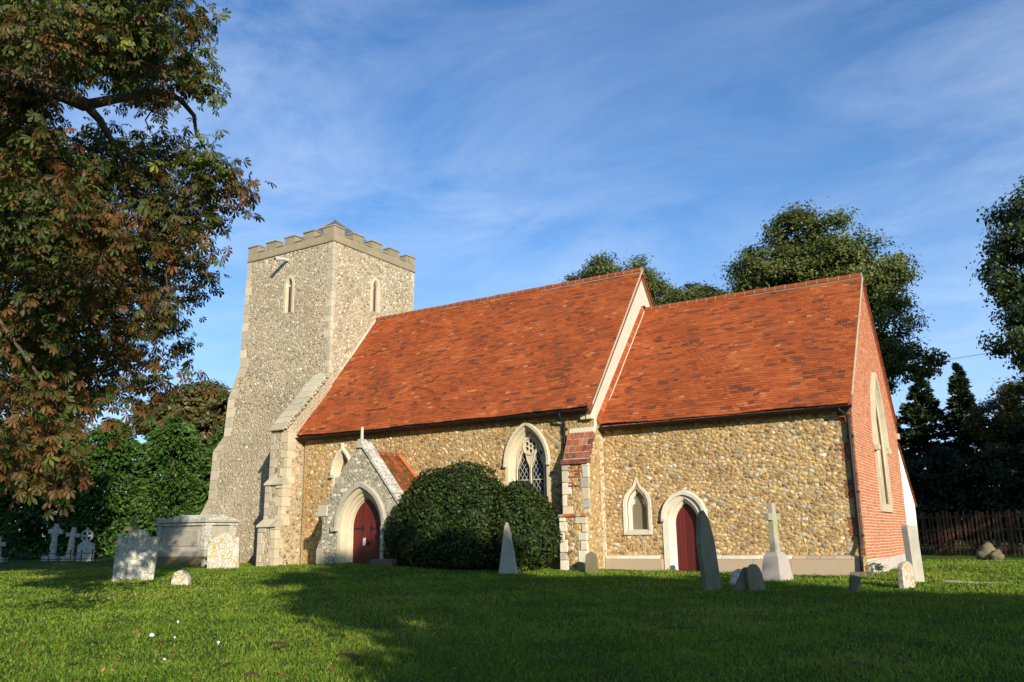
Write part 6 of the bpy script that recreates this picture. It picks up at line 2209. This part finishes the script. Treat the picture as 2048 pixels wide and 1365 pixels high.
LB = [chestnut_leaf_base(s) for s in range(8)]
g = np.random.default_rng(77)
cl_ = np.array(CH)
extra = []
for _ in range(36):       # upper and rear crown round the trunk
    a = g.uniform(math.radians(80), math.radians(320))
    q = g.uniform(.6, 4.6)
    extra.append((-16.4 + math.cos(a) * q, -20.6 + math.sin(a) * q, g.uniform(5.0, 13.0), g.uniform(1.1, 1.8)))
for _ in range(14):
    extra.append((-12.6 + g.uniform(-1.8, 1.4), -18.6 + g.uniform(-1.2, 1.4), g.uniform(11.8, 13.2), g.uniform(.9, 1.3)))
vis = len(cl_)
cl_ = np.concatenate([cl_, np.array(extra)])
P, D, S = [], [], []
for i, (x, y, z, r) in enumerate(cl_):
    area = (r / .5) ** 2
    n = int(125 * area) + 12 if i < vis else int(10 * area)
    if i < vis and z < 5.2 and x * .616 + y * .788 > -17.6:
        n = int(n * .45)
    # leaves gather into sprays
    ns = max(3, int(6 * area))
    d = g.normal(size=(ns, 3))
    d /= np.linalg.norm(d, axis=1, keepdims=True)
    cen = d * r * g.uniform(.35, 1.0, (ns, 1))
    idx = g.integers(0, ns, n)
    q = cen[idx] + g.normal(0, 1, (n, 3)) * np.array([.19, .19, .15])
    P.append(q + np.array([x, y, z]))
    out = q / (np.linalg.norm(q, axis=1, keepdims=True) + .01) * .8 + g.normal(0, .6, (n, 3))
    D.append(out)
    S.append(g.uniform(.095, .165, n) * (1.0 if i < vis else 1.5))
P, D, S = np.concatenate(P), np.concatenate(D), np.concatenate(S)
ax = D.copy()
ax[:, 2] = ax[:, 2] * .35 - .55
ax /= np.linalg.norm(ax, axis=1, keepdims=True)
nz = np.stack([g.normal(0, .45, len(P)), g.normal(0, .45, len(P)), np.ones(len(P))], 1)
nz -= ax * (nz * ax).sum(1, keepdims=True)
nz /= np.linalg.norm(nz, axis=1, keepdims=True)
yx = np.cross(nz, ax)
M = np.stack([ax * S[:, None], yx * S[:, None], nz * S[:, None]], 2)
T = P - np.array(choff)
rcs = g.random((len(P), 3))
rcs[:, 0] = np.clip(.47 + .20 * np.sin(P[:, 2] * 1.7 + P[:, 0]) * np.cos(P[:, 1] * 1.9) + g.normal(0, .22, len(P)) + .045 * (P[:, 2] - 6), 0, 1)
distc = np.linalg.norm(P - CAM, axis=1)
distc[:] = distc + 5 * (np.arange(len(P)) >= len(P))
view_c = (P - CAM) @ np.array(fw)
lat = (P - CAM) @ np.array(r2)
ver = (P - CAM) @ np.array(u2)
inview = (np.abs(lat / view_c) < .60) & (np.abs(ver / view_c) < .40) & (view_c > 1)
order = np.argsort(np.where(inview, distc, 99))
one = order[:300]
rest = order[300:]
which = g.integers(0, 8, len(P))
VV, FF, RR_, off = [], [], [], 0
for k, (bv, bf) in enumerate(LB):
    idx = rest[which[rest] == k]
    V, Fs, R = replicate(bv, bf, M[idx], T[idx], rcs[idx])
    VV.append(V); FF.append(Fs[0] + off); RR_.append(R)
    off += len(V)
link('leaf_mass', mesh_np('leaf_mass', np.concatenate(VV), [np.concatenate(FF)], np.concatenate(RR_), True), 'chestnut_leaf', chest, kind='stuff')
bank = []
for k in range(32):
    bv, bf = LB[k % 8]
    bank.append(mesh_np('leaf', bv, bf, np.tile([min(1, max(0, g.normal(.5, .25))), g.random(), .5], (len(bv), 1)), True))
for j in one:
    o = link('leaf', bank[int(g.integers(0, 32))], 'chestnut_leaf', chest)
    o.matrix_local = Matrix([list(M[j][a]) + [T[j][a]] for a in range(3)] + [[0, 0, 0, 1]])
# conkers: small pale green husks
for k in range(14):
    i = int(g.choice(np.where(inview)[0]))
    c = Vector(P[i]) - choff
    MB().tube([c + Vector((0, 0, .02)), c + Vector((0, 0, .008)), c - Vector((0, 0, .008)), c - Vector((0, 0, .02))], [.008, .021, .021, .008], 8).build('conker', 'lime_leaf', chest, smooth=True)
